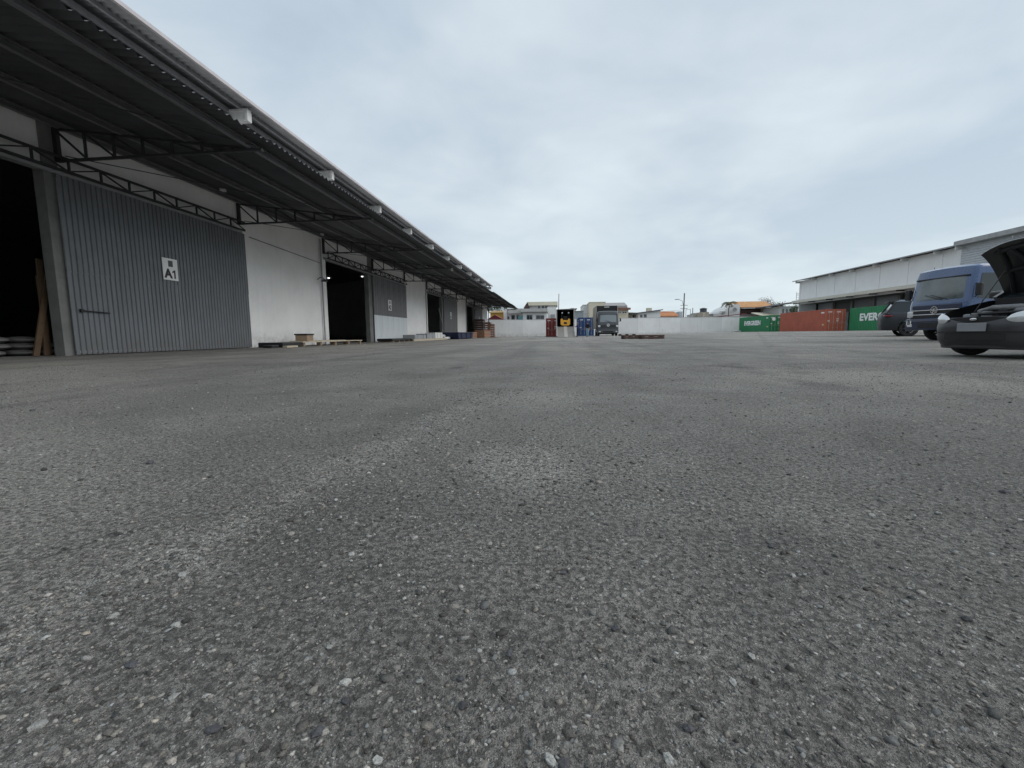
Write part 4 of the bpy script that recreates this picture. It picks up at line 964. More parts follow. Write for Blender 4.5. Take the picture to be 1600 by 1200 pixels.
def greenhouse(o, W_, pts, paint, roof_mat=None, glassm=GLS, trim=None):
    # pts: windscreen base, roof front, roof rear, rear window base (x, z); belt half width and roof half width
    (x0, z0), (x1, z1), (x2, z2), (x3, z3) = pts; hb, hr = W_ / 2 - .075, W_ / 2 - .20
    roof = MB(); rows = []
    for k in range(9):
        t = k / 8; x = x1 + (x2 - x1) * t; zt = z1 + (z2 - z1) * t + .05 * math.sin(math.pi * min(1, t * 1.0))
        rows.append([(x, hr * math.cos(math.pi * j / 10), zt - .035 + .06 * math.sin(math.pi * j / 10) ** .6) for j in range(11)])
    roof.grid(rows); roof.grid([[(v[0], v[1], v[2] - .04) for v in r_] for r_ in rows]); roof.build('roof', roof_mat or paint, o, smooth=True)
    g_ = MB(); g_.grid([[(x0 + .02 - .05 * (j / 4 - 1) ** 2, hb * .93 * (1 - j / 4), z0) for j in range(9)], [(x1 + .01 - .03 * (j / 4 - 1) ** 2, hr * .95 * (1 - j / 4), z1 - .02) for j in range(9)]]); g_.build('windscreen', glassm, o, smooth=True)
    g_ = MB(); g_.grid([[(x3 - .01, hb * .9 * (1 - j / 4), z3) for j in range(9)], [(x2 - .01, hr * .92 * (1 - j / 4), z2 - .02) for j in range(9)]]); g_.build('rear_window', glassm, o, smooth=True)
    for s_ in (-1, 1):
        def Pt(x, z):
            t = (z - z0) / (z1 - z0); return (x, s_ * (hb + (hr - hb) * t), z)
        for (a, b, w) in (((x0, z0), (x1, z1 - .01), .07), ((x3, z3), (x2, z2 - .01), .09)):
            MB().bar(Pt(*a), Pt(*b), w, .06).build('pillar', paint, o)
        xm = x0 + (x3 - x0) * .50
        MB().bar(Pt(xm, z0), Pt(xm - .06, z1 - .02), .09, .04).build('pillar', PLAST, o)
        zt = z1 - .03; f = (zt - z0) / (z1 - z0)
        def q(xa, xb, xc, xd):
            m_ = MB(); m_.add([Pt(xa, z0 + .005), Pt(xb, z0 + .005), Pt(xc, zt), Pt(xd, zt)], [(0, 1, 2, 3)]); return m_
        q(x0 - .06, xm + .03, xm - .03, x1 - .03).build('side_window', glassm, o); q(xm - .05, x3 + .06, x2 + .03, xm - .11).build('side_window', glassm, o)
        MB().bar(Pt(x0, z0), Pt(x3, z3), .02, .035).build('window_trim', trim or PLAST, o)
        MB().bar((x1, s_ * (hr + .015), z1 - .005), (x2, s_ * (hr + .015), z2 - .005), .05, .04).build('roof_rail', trim or paint, o)

# ---- black hatchback with raised bonnet
cp = camxz(6.93, 6.62)
car = thing('hatchback_car', (cp.x, cp.y, cp.z), math.pi + YAW + R(2), 'small black hatchback with its bonnet propped open', 'car')
L_, W_ = 3.75, 1.64
P = ring_path(L_, W_, .42, .3, .07)
def belt_h(x):
    if x > -1.05: return .60 + (.90 - .60) * min(1, max(0, (-x) / 1.05)) ** .75
    return .90 + .04 * min(1, (-x - 1.05) / 2.2)
car_shell(car, P, W_, L_, belt_h, .17, (-.72, -3.13), .335, .285, (-.44, .62), (-3.4, .62), BLACKC, BUMP)
greenhouse(car, W_, ((-1.10, .93), (-1.75, 1.42), (-3.2, 1.40), (-3.62, .95)), BLACKC)
wm = wheel_meshes(.285, .185, RIMS)
for x, st in ((-.72, R(-24)), (-3.13, 0)):
    for s_ in (-1, 1): add_wheel(car, wm, (x, s_ * .715, .287), s_, st)
MB().box((-1.05, -.62, .20), (-.30, .62, .30)).build('engine_tray', PLAST, car)
MB().box((-1.09, -.70, .30), (-1.05, .70, .93)).build('bulkhead', PLAST, car)
MB().cbox((-.26, -.60, .585), (-.13, .60, .612), .015).build('radiator_support', PLAST, car)
MB().cbox((-.28, -.5, .25), (-.20, .5, .585), .01).build('radiator', STEEL, car)
MB().cbox((-.78, -.34, .40), (-.36, .30, .735), .04).build('engine_block', ALLOY, car)
MB().cbox((-.70, -.22, .736), (-.42, .18, .79), .02).build('engine_cover', GREYBOX, car)
MB().tube([(-.42, -.36, .70), (-.33, -.10, .745), (-.36, .14, .735), (-.55, .42, .76)], .035, 10).build('intake_pipe', ALLOY, car, smooth=True)
MB().cbox((-.72, .36, .42), (-.46, .60, .70), .02).build('battery', PLAST, car)
MB().cbox((-.70, .38, .701), (-.48, .58, .715), .004).build('battery_lid', GREYBOX, car)
MB().cbox((-.62, -.60, .45), (-.40, -.38, .67), .03).build('washer_tank', GREYBOX, car)
MB().tube([(-.36, -.42, .66), (-.30, 0, .665), (-.34, .34, .67)], .022, 8).build('radiator_hose', PLAST, car, smooth=True)
for s_ in (-1, 1):
    hp = [q_ for q_ in P if q_[0] > -.34 and s_ * q_[1] > .34]
    hp.sort(key=lambda q_: math.atan2(s_ * q_[1] - .36, q_[0] + .42))
    hb = MB(); rows = []
    ts_ = np.linspace(0, 1, len(hp)); tt_ = .5 - .5 * np.cos(np.linspace(0, math.pi, 25))
    hq = np.stack([np.interp(tt_, ts_, [q_[c_] for q_ in hp]) for c_ in range(4)], 1)
    for t, (hx_, hy_, nx_, ny_) in zip(tt_, hq):
        hh = .080 * max(0, 1 - abs(2 * t - 1) ** 2.2) ** .5 + .002; zc_ = .578 + .055 * t
        rows.append([(hx_ + nx_ * o_, hy_ + ny_ * o_, zc_ + hh * v_) for v_ in np.linspace(-1, 1, 9) for o_ in [.022 * (1 - v_ * v_) * (1 - abs(2 * t - 1) ** 4) - .012 - .03 * max(0, v_)]])
    hb.grid(rows); hl = hb.build('headlight', LAMPG, car, smooth=True)
    MB().cbox((-1.32, s_ * .86 - .09, .94), (-1.20, s_ * .86 + .09, 1.06), .03).build('door_mirror', BLACKC, car)
    MB().box((-1.36, s_ * .80, .97), (-1.24, s_ * .77, 1.0)).build('mirror_arm', PLAST, car)
# upper slot of the grille with the maker's oval, lower intake
s = MB(); s.grid([[(.065 - .10 * (y / .55) ** 2 - .006, y, .565 + sg * .042 * math.sqrt(max(0, 1 - (y / .46) ** 2))) for y in np.linspace(-.455, .455, 15)] for sg in (-1, 1)])
s.build('grille_slot', DARKIN, car)
MB().ball((.072, 0, .572), (.010, .052, .022), 14).build('badge_oval', CHROME, car, smooth=True)
s = MB(); s.grid([[(.072 * (1 - (y / .82) ** 2) + .008 - .010 * abs(y / .42) ** 6, y, z) for y in np.linspace(-.42, .42, 13)] for z in (.27, .37)]); s.build('lower_intake', DARKIN, car, smooth=True)
s = MB(); s.grid([[(dx + .055 - .22 * abs(y / .72) ** 3, y, z) for y in np.linspace(-.64, .64, 21)] for dx, z in ((-.14, .145), (-.05, .135), (-.03, .155), (-.03, .19))]); s.build('bumper_lip', BUMP, car, smooth=True)
MB().cbox((.085, -.20, .395), (.10, .20, .52), .006).build('number_plate', GREYBOX, car)
s = MB(); s.grid([[(.072 * (1 - (y / .82) ** 2) + .012 - .10 * abs(y / .72) ** 5, y, z) for y in np.linspace(-.66, .66, 21)] for z in (.375, .395)]); s.build('bumper_strip', PLAST, car, smooth=True)
# bonnet: closed outline turned up about its hinge
hx, hz_ = -1.22, .94
ca, sa = math.cos(R(55)), math.sin(R(55))
def bon(u, y, dz):                  # u 0..1 hinge to nose
    ln = 1.04 - .14 * abs(y / .66) ** 2.2; d = u * ln
    w = .69 - .07 * u
    lift = -.10 * (u ** 4) + .035 * (1 - (y / .69) ** 2) * math.sin(math.pi * min(u, .9)) + dz
    lx, lz = d, lift
    return (hx + lx * ca - lz * sa, y * w / .69, hz_ + lx * sa + lz * ca)
ys = np.linspace(-.69, .69, 17); us = np.linspace(0, 1, 13)
s = MB(); top = [[bon(u, y, .022) for y in ys] for u in us]; bot = [[bon(u, y, 0) for y in ys] for u in us]
s.grid(top); s.grid(bot); s.grid([top[-1], bot[-1]]); s.grid([[r_[0] for r_ in top], [r_[0] for r_ in bot]]); s.grid([[r_[-1] for r_ in top], [r_[-1] for r_ in bot]])
bn_ = s.build('bonnet', BLACKC, car, smooth=True)
for (a, b) in (((.08, -.55), (.92, -.40)), ((.08, .55), (.92, .40)), ((.08, -.1), (.9, -.25)), ((.08, .1), (.9, .25)), ((.5, -.55), (.5, .55)), ((.88, -.5), (.88, .5))):
    n_ = 6; MB().tube([bon(a[0] + (b[0] - a[0]) * k / n_, a[1] + (b[1] - a[1]) * k / n_, -.012) for k in range(n_ + 1)], .028, 6).build('bonnet_rib', PLAST, bn_, smooth=True)
for k, (x_, y_, w_, h_, m_) in enumerate(((-.38, -.18, .16, .70, GREYBOX), (-.36, .05, .12, .715, PLAST), (-.40, .22, .14, .73, GREYBOX), (-.52, -.34, .12, .75, PLAST), (-.34, -.33, .08, .675, ALLOY))):
    MB().cbox((x_ - .05, y_ - w_ / 2, .5), (x_ + .05, y_ + w_ / 2, h_), .015).build('engine_fitting', m_, car)
q = bon(.55, -.50, -.02); MB().tube([(-.62, -.62, .70), q], .007, 6).build('prop_rod', STEEL, car)

# ---- charcoal estate car seen from behind its flank
sp_ = camxz(19.1, 21.4); th = YAW - R(33)
fwd = Vector((math.cos(th), math.sin(th), 0)); lft = Vector((-fwd.y, fwd.x, 0))
L_, W_ = 4.85, 1.98
org = sp_ + fwd * (3.87) + lft * .86
suv = thing('sport_utility_car', (org.x, org.y, gz(org.x, org.y) - .03), th, 'charcoal sport utility car with dark wheels behind the blue truck', 'car')
P = ring_path(L_, W_, .5, .45, .10)
car_shell(suv, P, W_, L_, lambda x: .98 + .16 * min(1, max(0, -x / 1.5)), .30, (-.92, -3.87), .43, .375, (-.55, .62), (-4.3, .72), GREYC, GREYC, .06)
greenhouse(suv, W_, ((-1.50, 1.13), (-2.15, 1.72), (-4.40, 1.70), (-4.74, 1.12)), GREYC, trim=CHROME)
s = MB(); s.grid([[(x, y * .9, .99 + .15 * min(1, -x / 1.5) + .04 * (1 - (y / .95) ** 2)) for y in np.linspace(-.95, .95, 9)] for x in (-.05, -.5, -1.0, -1.55)]); s.build('bonnet', GREYC, suv, smooth=True)
s = MB(); s.grid([[(x, y * .9, 1.135) for y in np.linspace(-.95, .95, 5)] for x in (-4.70, -4.80)]); s.build('tailgate_ledge', GREYC, suv)
wm2 = wheel_meshes(.375, .26, RIM, 7)
for x in (-.92, -3.87):
    for s_ in (-1, 1):
        add_wheel(suv, wm2, (x, s_ * .855, .377), s_)
        a_ = MB(); a_.grid([[(x + rr_ * math.cos(t), s_ * (.985), .375 + rr_ * math.sin(t)) for t in np.linspace(-.12, math.pi + .12, 22)] for rr_ in (.425, .475)]); a_.build('wheel_arch_trim', PLAST, suv)
for s_ in (-1, 1):
    t = MB(); t.cbox((-4.83, s_ * .66 - .0, .97), (-4.50, s_ * .98, 1.05), .02); t.build('tail_light', TAIL, suv, smooth=True)
    MB().cbox((-.42, s_ * .55, .78), (-.06, s_ * .92, .92), .03).build('headlight', LAMPG, suv, smooth=True)
    MB().cbox((-1.85, s_ * 1.02 - .10, 1.14), (-1.68, s_ * 1.02 + .10, 1.30), .03).build('door_mirror', GREYC, suv)
    MB().box((-3.6, s_ * .992, .42), (-1.3, s_ * .985, .47)).build('sill_trim', PLAST, suv)
    MB().box((-4.3, s_ * .70, 1.73), (-2.3, s_ * .73, 1.765)).build('roof_bar', CHROME, suv)
MB().cbox((-4.66, -.7, 1.68), (-4.25, .7, 1.72), .015).build('roof_spoiler', GREYC, suv)

# ---- light trucks
def emblem(parent, loc, r_, m):
    e = MB(); e.lathe([(r_ * .86, -.012), (r_ * .86, .012), (r_, .012), (r_, -.012), (r_ * .86, -.012)], 24, 'x')
    w = r_ * .15
    for a, b in (((-.42, .72), (0, .10)), ((.42, .72), (0, .10)), ((-.72, .40), (-.34, -.74)), ((-.34, -.74), (0, -.05)), ((0, -.05), (.34, -.74)), ((.34, -.74), (.72, .40))):
        e.bar((0, a[0] * r_, a[1] * r_), (0, b[0] * r_, b[1] * r_), .02, w)
    return e.build('emblem', m, parent, loc)
def truck(loc, rz, label, W_, H_, paint, paint2, glassm, chrome=True, cabL=1.75):
    o = thing('flatbed_truck' if chrome else 'box_truck', loc, rz, label, 'truck')
    hw_ = W_ / 2; zb0, zg, zw0, zw1 = .42, H_ * .50, H_ * .545, H_ * .875
    prof_ = [(-.06, zb0 + .1), (0, zb0 + .35), (0, zg), (-.03, zw0), (-.13, zw1), (-.20, H_ - .07), (-.36, H_), (-cabL + .1, H_ - .01), (-cabL, H_ - .12), (-cabL, .75), (-cabL + .1, .68), (-1.42, .68), (-1.36, 1.05), (-1.2, 1.22), (-.72, 1.22), (-.55, 1.05), (-.50, zb0 + .1)]
    rows = []
    for y, ins in ((-hw_, .09), (-hw_ + .04, .035), (-hw_ + .13, 0), (-hw_ * .4, -.03), (0, -.04), (hw_ * .4, -.03), (hw_ - .13, 0), (hw_ - .04, .035), (hw_, .09)):
        tum = lambda z: 1 - .02 * max(0, (z - zw0) / (H_ - zw0))
        rows.append([((x - ins * (1 if x > -.7 else 0)), y * tum(z), z - (ins * .8 if z > zw1 else 0)) for x, z in prof_])
    s = MB(); s.grid(rows, 0, True); n = len(prof_)
    s.add(rows[0], [tuple(range(n))]); s.add(rows[-1], [tuple(range(n))]); s.build('cab', paint, o, smooth=True)
    sl = lambda z: -.03 + (-.10) * (z - zw0) / (zw1 - zw0)
    g_ = MB(); g_.grid([[(sl(z) + .012 + .035 * (1 - (y / hw_) ** 2) - .03 * abs(y / hw_) ** 6, y * .90 * (1 - .03 * t), z) for y in np.linspace(-hw_, hw_, 13)] for t, z in ((0, zw0 + .05), (.5, (zw0 + zw1) / 2), (1, zw1 - .06))]); g_.build('windscreen', glassm, o, smooth=True)
    MB().box((sl(zw1) + .015, -hw_ * .86, zw1 - .065), (sl(zw1) + .05, hw_ * .86, zw1 - .02)).build('windscreen_seal', PLAST, o)
    for sy in (-1, 1):
        wp = MB().tube([(.03, sy * .1 + .25, zw0 + .04), (sl(zw0 + .3) + .06, sy * .1 - .35, zw0 + .22)], .012, 5).build('wiper', PLAST, o)
    # front panel
    s = MB(); s.cbox((-.02, -hw_ * .80, zg - .16), (.045, hw_ * .80, zg - .01), .015); s.build('name_panel', paint2, o)
    for k, z in enumerate((zg - .30, zg - .45)):
        s = MB(); s.cbox((-.02, -hw_ * .82, z), (.05, hw_ * .82, z + .10), .015); s.build('grille_bar', PLAST, o)
        s = MB(); s.cbox((.0, -hw_ * .86, z + .10), (.06, hw_ * .86, z + .128), .008); s.build('grille_strip', CHROME if chrome else GREYT, o)
    emblem(o, (.07, 0, zg - .19), .13 if chrome else .17, CHROME)
    s = MB(); s.cbox((-.30, -hw_, zb0 - .06), (.09, hw_, zb0 + .34), .05); s.build('front_bumper', paint2, o, smooth=True)
    MB().cbox((.06, -hw_ * .5, zb0 + .02), (.10, hw_ * .5, zb0 + .20), .01).build('bumper_intake', PLAST, o)
    for sy in (-1, 1):
        MB().cbox((-.12, sy * hw_ * .97, zg - .42), (.055, sy * hw_ * .74, zg - .20), .03).build('headlight', LAMPG, o, smooth=True)
        MB().cbox((.05, sy * hw_ * .90, zb0 + .06), (.10, sy * hw_ * .72, zb0 + .16), .01).build('fog_lamp', LAMPG, o)
        # door with window
        yo = sy * (hw_ + .004)
        d = MB(); d.add([(-.42, yo, .75), (-.42, yo, zw0), (-1.45, yo, zw0), (-1.45, yo, 1.25), (-1.15, yo, 1.25), (-.75, yo, 1.24), (-.52, yo, 1.05)], [(0, 1, 2, 3, 4, 5, 6)]); dr = d.build('door', paint, o)
        w_ = MB(); yt = sy * (hw_ * .983 + .012); w_.add([(-.26, yo, zw0 + .02), (-.34, yt, zw1), (-1.35, yt, zw1), (-1.38, yo, zw0 - .02)], [(0, 1, 2, 3)]); w_.build('side_window', GLS, dr)
        MB().cbox((-1.35, yo - .01, zw0 - .20), (-1.18, yo + .02, zw0 - .16), .008).build('handle', PLAST, dr)
        MB().cbox((-.12, sy * (hw_ + .16) - .05, zw0 + .10), (-.02, sy * (hw_ + .16) + .13, zw0 + .48), .03).build('mirror', PLAST, o)
        MB().tube([(-.2, sy * hw_ * .97, zw0 + .5), (-.08, sy * (hw_ + .15), zw0 + .46)], .014, 6).build('mirror_arm', PLAST, o); MB().tube([(-.2, sy * hw_ * .98, zw0 + .06), (-.08, sy * (hw_ + .15), zw0 + .12)], .014, 6).build('mirror_arm', PLAST, o)
        MB().box((-.52, sy * (hw_ - .02), .45), (-.30, sy * (hw_ - .25), .50)).build('step', PLAST, o)
        for kk in range(2): MB().ball((-.55, sy * hw_ * (.45 + .3 * kk), H_ + .0), (.06, .05, .025), 8).build('marker_lamp', GREYBOX, o)
    wmt = wheel_meshes(.42, .26, RIMS, 8)
    for x in (-.97, -4.6):
        for sy in (-1, 1): add_wheel(o, wmt, (x, sy * (hw_ - .16), .42), sy)
    for sy in (-.42, .42): MB().box((-6.6, sy - .04, .62), (-.6, sy + .04, .82)).build('chassis_rail', STEEL, o)
    MB().box((-1.56, -hw_ * .92, .22), (-1.52, hw_ * .92, .70)).build('under_cab_shade_plate', PLAST, o)  # added full-width dark plate standing for the shade under the cab
    MB().box((-1.3, -hw_ * .7, .40), (-.4, hw_ * .7, .60)).build('front_axle', STEEL, o); MB().box((-4.7, -hw_ * .7, .36), (-4.5, hw_ * .7, .50)).build('rear_axle', STEEL, o)
    return o
tp = camxz(14.55, 15.3)
tr = truck((tp.x, tp.y, tp.z), math.pi + YAW + R(1), 'blue light truck with grey windscreen parked facing across the yard', 2.12, 2.46, BLUEC, BLUED, GLSW)
MB().box((-6.6, -1.05, .84), (-1.95, 1.05, .98)).build('load_bed', PLAST, tr)
for sy in (-1.05, 1.02):
    for k in range(4): MB().box((-6.6 + k * 1.16, sy, .985), (-5.47 + k * 1.16, sy + .03, 1.4)).build('side_board', BLUED, tr)
for k in range(3): MB().box((.10, .62 + k * .001, .60 + k * .0), (.105, .95, .78)).build('number_plate', SIGNW, tr) if k == 0 else None
me = text_mesh('B', .2, INK, .002, .006, 1, True); inst(me, 'lettering', tr, (.108, -.88, .62), rot=(math.pi / 2, 0, math.pi / 2))
MB().box((.10, -.97, .54), (.105, -.79, .70)).build('letter_plate', SIGNW, tr)

p = at(950, 524, 54)
gt = truck((p.x, 54, gz(p.x, 54)), -math.pi / 2 + R(-1), 'grey truck with tall beige curtain-sided body beside the blue container', 2.44, 2.95, GREYT, GREYT, glass('sky_sheen_windscreen', (.22, .25, .27), .05), chrome=False, cabL=1.9)  # bright sky reflection painted into the windscreen colour
CURT = mat('beige_truck_curtain', (0.42, 0.38, 0.32), .8, var=.12, dirt=.3, dirt_c=(.2, .18, .15), streak=.3)
MB().box((-8.5, -1.25, .95), (-2.1, 1.3, 1.08)).build('load_floor', STEEL, gt); MB().box((-8.5, -1.25, 3.62), (-2.05, 1.3, 3.70)).build('body_roof', PLAST, gt)
MB().box((-2.12, -1.25, 1.08), (-2.05, 1.3, 3.62)).build('front_panel', DARKIN, gt); MB().box((-8.5, -1.25, 1.08), (-8.44, 1.3, 3.62)).build('rear_panel', GREYK, gt)
MB().box((-2.045, -.3, 3.5), (-2.03, .3, 3.58)).build('marker_plate', SIGNW, gt)
for sy in (-1.27, 1.30):
    n_ = 26; s = MB(); s.grid([[(-8.4 + 6.3 * k / n_, sy + .02 * math.sin(k * 1.9), z) for k in range(n_ + 1)] for z in (1.0, 3.6)]); s.build('curtain', CURT, gt, smooth=True)
    MB().box((-2.1, sy - .03, .95), (-1.98, sy + .03, 3.7)).build('body_post', FRAME, gt)
MB().cbox((-3.9, -1.2, .45), (-2.6, -.55, .90), .03).build('tool_box', GREYK, gt); MB().cbox((-3.9, .55, .45), (-2.6, 1.2, .90), .03).build('tool_box', GREYK, gt)

# ---------------- dark pallets lying in the yard
for k, (px, lb) in enumerate(((984.5, 'low stack of dark wet pallets in mid yard, beside the longer stack'), (1017, 'longer low stack of dark wet pallets lying in mid yard'))):
    pp = gnd(px, 529.5); w = (.98, 1.32)[k]
    o = thing('pallet_stack', (pp.x, pp.y, gz(pp.x, pp.y)), YAW + math.pi / 2 + R(-3), lb, 'pallet', 'dark pallets in mid yard')
    for lv in range(2):
        z = lv * .125
        for q in range(3): MB().box((-.5 + q * .44, -w / 2, z + .02), (-.5 + q * .44 + .10, w / 2, z + .10)).build('stringer', WOODD, o)
        for q in range(7): MB().box((-.5, -w / 2 + q * w / 7, z + .1005), (.5, -w / 2 + q * w / 7 + w / 8.6, z + .1205)).build('deck_board', WOODD, o)
        for q in range(3): MB().box((-.5, -w / 2 + q * w * .44, z + .0), (.5, -w / 2 + q * w * .44 + .1, z + .0195)).build('bottom_board', WOODD, o)
pp = gnd(967, 524.5); o = thing('pallet_stack', (7.65, 49.0, gz(7.65, 49)), .05, 'dark low pallet by the grey truck\'s wheel', 'pallet', 'dark pallets in mid yard')
pallet_parts(o, 1.2, 1.6, .2, WOODD, 6)

# ================================================================== RIGHT WAREHOUSE
RX, RYF, RS = 49.06, 95.9, 5.478
rb = thing('far_warehouse', (RX, RYF, .55), 0, 'tall pale warehouse with pilasters and a low dark loading arcade behind the containers', 'warehouse')
RW = mat('pale_grey_wall_paint', (0.78, 0.785, 0.79), .85, var=.05, scale=.5, dirt=.15, dirt_c=(.38, .38, .38), streak=.15)
CREAM = mat('cream_fascia_paint', (0.60, 0.57, 0.50), .7, var=.06, dirt=.2, dirt_c=(.35, .33, .3))
RCLAD = mat('grey_profiled_cladding', (0.45, 0.47, 0.50), .5, .2, var=.08)
Yk = atX(1505, 400, RX).y - RYF          # where the cladding starts (negative: towards the camera)
nb = int(-Yk / RS) + 1
ZT, ZC = 10.0, 5.75
for k in range(nb):
    y1_ = -k * RS; y0_ = max(-(k + 1) * RS, Yk)
    MB().box((0, y0_ + .001, ZC - .4), (.2, y1_ - .001, ZT)).build('wall_panel', RW, rb)
    if k % 3 != 1: MB().box((3.4, y0_ + .3, 0), (3.5, y1_ - .3, ZC)).build('dock_door', DOORB if k % 3 else GREYBOX, rb)
    for q in range(2): MB().box((3.38, y0_ + 1.0 + q * 2.2, .0), (3.395, y0_ + 1.9 + q * 2.2, 3.4)).build('dock_shutter', CONC, rb)
for k in range(nb + 1):
    y = max(-k * RS, Yk)
    MB().box((-.07, y - .24, ZC - .38), (.1, y + .24, ZT - .01)).build('pilaster', RW, rb); MB().box((3.1, y - .2, 0), (3.5, y + .2, ZC - .2)).build('arcade_column', CONC, rb)
    s = MB(); s.prism([(-.12, 0), (.12, 0), (.12, .4), (-.12, .4)], -.95, .3, 'x'); s.build('roof_beam', CONCL, rb, (0, y, ZT - .42))
MB().box((3.6, Yk - 60, 0), (3.7, 0, ZT)).build('inner_wall', INSIDE, rb)
MB().box((0.201, Yk, ZC - .38), (3.6, 0, ZC - .2)).build('arcade_ceiling', INSIDE, rb)
MB().box((-.10, -.2, 0), (30, -.0, ZT)).build('end_wall', RW, rb)
s = MB(); pr = corr(int((-Yk) / .25), .25, .04)
s.grid([[(x, -u + .5, z + o_) for u, o_ in pr] for x, z in ((-1.15, ZT + .02), (25, ZT + 3.4))]); s.build('roof_sheet', SHEETU, rb, smooth=True)
MB().box((-1.22, Yk, ZT - .06), (-1.13, .8, ZT + .10)).build('eave_gutter', STEELG, rb)
MB().prism([(-1.30, ZC - .12), (-1.22, ZC - .12), (-1.22, ZC + .26), (.0, ZC + .50), (.0, ZC + .56), (-1.30, ZC + .32)], Yk - 40, .4, 'y').build('canopy_fascia', CREAM, rb)
for k in range(nb + 1): MB().box((-1.2, max(-k * RS, Yk) - .06, ZC - .3), (.0, max(-k * RS, Yk) + .06, ZC - .12)).build('canopy_bracket', STEEL, rb)
# grey profiled cladding of the nearer, taller hall
rows_n = 24
for k in range(10):
    s = MB(); pr = corr(16, .28, .045, trap=True)
    ya, yb = Yk - 6 * k, Yk - 6 * (k + 1) + .02
    s.grid([[(-.22 - o_, y, ZC - .2 + u) for u, o_ in pr] for y in (ya, yb)]); s.build('cladding_sheet', RCLAD, rb)
MB().box((-.15, Yk - .1, 0), (3.5, Yk, ZT + .44)).build('hall_return_wall', RW, rb)
s = MB(); s.prism([(-1.2, ZT + .0), (-1.2, ZT + .50), (-1.05, ZT + .53), (0, ZT + .45), (0, ZT + .0)], Yk - 60, Yk, 'y'); s.build('verge_flashing', SHEETU, rb)
MB().add([(-1.1, Yk - 60, ZT + .54), (-1.1, Yk, ZT + .54), (25, Yk, ZT + 4), (25, Yk - 60, ZT + 4)], [(0, 1, 2, 3)]).build('hall_roof', SHEETU, rb)
MB().tube([(-.3, Yk + 3.6, ZC + .6), (-.9, Yk + 2.8, ZC + 2.1)], .03, 6).build('stay_rod', STEEL, rb)
# outside frame at the far corner of the warehouse
o = thing('service_ladder', (RX + .1, RYF + .9, gz(RX, RYF)), 0, 'small steel service ladder on the far corner of the pale warehouse', 'ladder')
for x in (-.3, .3): MB().bar((x, 0, 0), (x, 0, 7.9), .06).build('rail', STEELG, o)
for k in range(20): MB().bar((-.3, 0, .4 + k * .38), (.3, 0, .4 + k * .38), .04).build('rung', STEELG, o)
for z in (6.0, 7.5): MB().bar((-.3, 0, z), (.3, -.9, z), .05).build('bracket', STEELG, o)

# ================================================================== HOUSES BEHIND THE WALL
TILE = mat('orange_roof_tile', (0.42, 0.17, 0.07), .8, var=.25, scale=1.5, dirt=.3, dirt_c=(.2, .1, .06))
TILEB = mat('tan_roof_tile', (0.46, 0.24, 0.10), .8, var=.25, scale=1.5)
TILER = mat('maroon_roof_sheet', (0.16, 0.03, 0.035), .7, var=.15)
HWH = mat('white_house_render', (0.66, 0.67, 0.67), .9, var=.06, dirt=.2, dirt_c=(.4, .39, .37), streak=.25)
HCR = mat('cream_house_render', (0.60, 0.55, 0.44), .9, var=.06, dirt=.2, dirt_c=(.38, .35, .3), streak=.2)
HYE = mat('ochre_house_render', (0.55, 0.32, 0.07), .9, var=.08)
HGR = mat('grey_house_render', (0.42, 0.42, 0.41), .9, var=.1, dirt=.4, dirt_c=(.22, .21, .2), streak=.4)
DKR = mat('dark_roof_sheet', (0.10, 0.10, 0.11), .7, var=.2)
GRR = mat('grey_fibre_roof', (0.30, 0.29, 0.29), .8, var=.15)
CRR = mat('cream_roof_sheet', (0.62, 0.58, 0.46), .7, var=.08)
BRN = mat('brown_balcony_timber', (0.07, 0.04, 0.035), .8, var=.2)
def wall_box(o, x0, x1, y0, y1, z1, m, nm='wall'): return MB().box((x0, y0, 0), (x1, y1, z1)).build(nm, m, o)
def house(name, label, px0, px1, pyt, Y, depth, m, wins=(), group='houses beyond the boundary wall', cat='house'):
    a, b = at(px0, pyt, Y), at(px1, pyt, Y); zt = (a.z + b.z) / 2; gzz = gz((a.x + b.x) / 2, Y); cx = (a.x + b.x) / 2
    o = thing(name, (cx, Y, gzz), 0, label, cat, group); hw_ = (b.x - a.x) / 2; H_ = zt - gzz
    wall_box(o, -hw_, hw_, 0, depth, H_, m)
    for (u0, v0, u1, v1) in wins:
        p0, p1 = at(u0, v1, Y), at(u1, v0, Y)
        x0, x1, z0, z1 = p0.x - cx, p1.x - cx, p0.z - gzz, p1.z - gzz
        w = MB(); fw = .08
        w.box((x0 - fw, -.06, z0 - fw), (x1 + fw, -.002, z0)); w.box((x0 - fw, -.06, z1), (x1 + fw, -.002, z1 + fw)); w.box((x0 - fw, -.06, z0), (x0, -.002, z1)); w.box((x1, -.06, z0), (x1 + fw, -.002, z1)); w.box(((x0 + x1) / 2 - .03, -.05, z0), ((x0 + x1) / 2 + .03, -.002, z1))
        wo = w.build('window', SIGNW if m is not HWH else GREYBOX, o); MB().box((x0, -.02, z0), (x1, -.001, z1)).build('pane', GLS, wo)
    return o, hw_, H_, cx, gzz
def roof_gable_x(o, x0, x1, y0, y1, z0, rise, m, over=.35):   # ridge along x
    ym = (y0 + y1) / 2; t = .14
    MB().prism([(y0 - over, z0 - over * rise / (ym - y0)), (ym, z0 + rise), (y1 + over, z0 - over * rise / (ym - y0)), (y1 + over, z0 - over * rise / (ym - y0) + t), (ym, z0 + rise + t * 1.2), (y0 - over, z0 - over * rise / (ym - y0) + t)], x0 - over, x1 + over, 'x').build('roof', m, o)
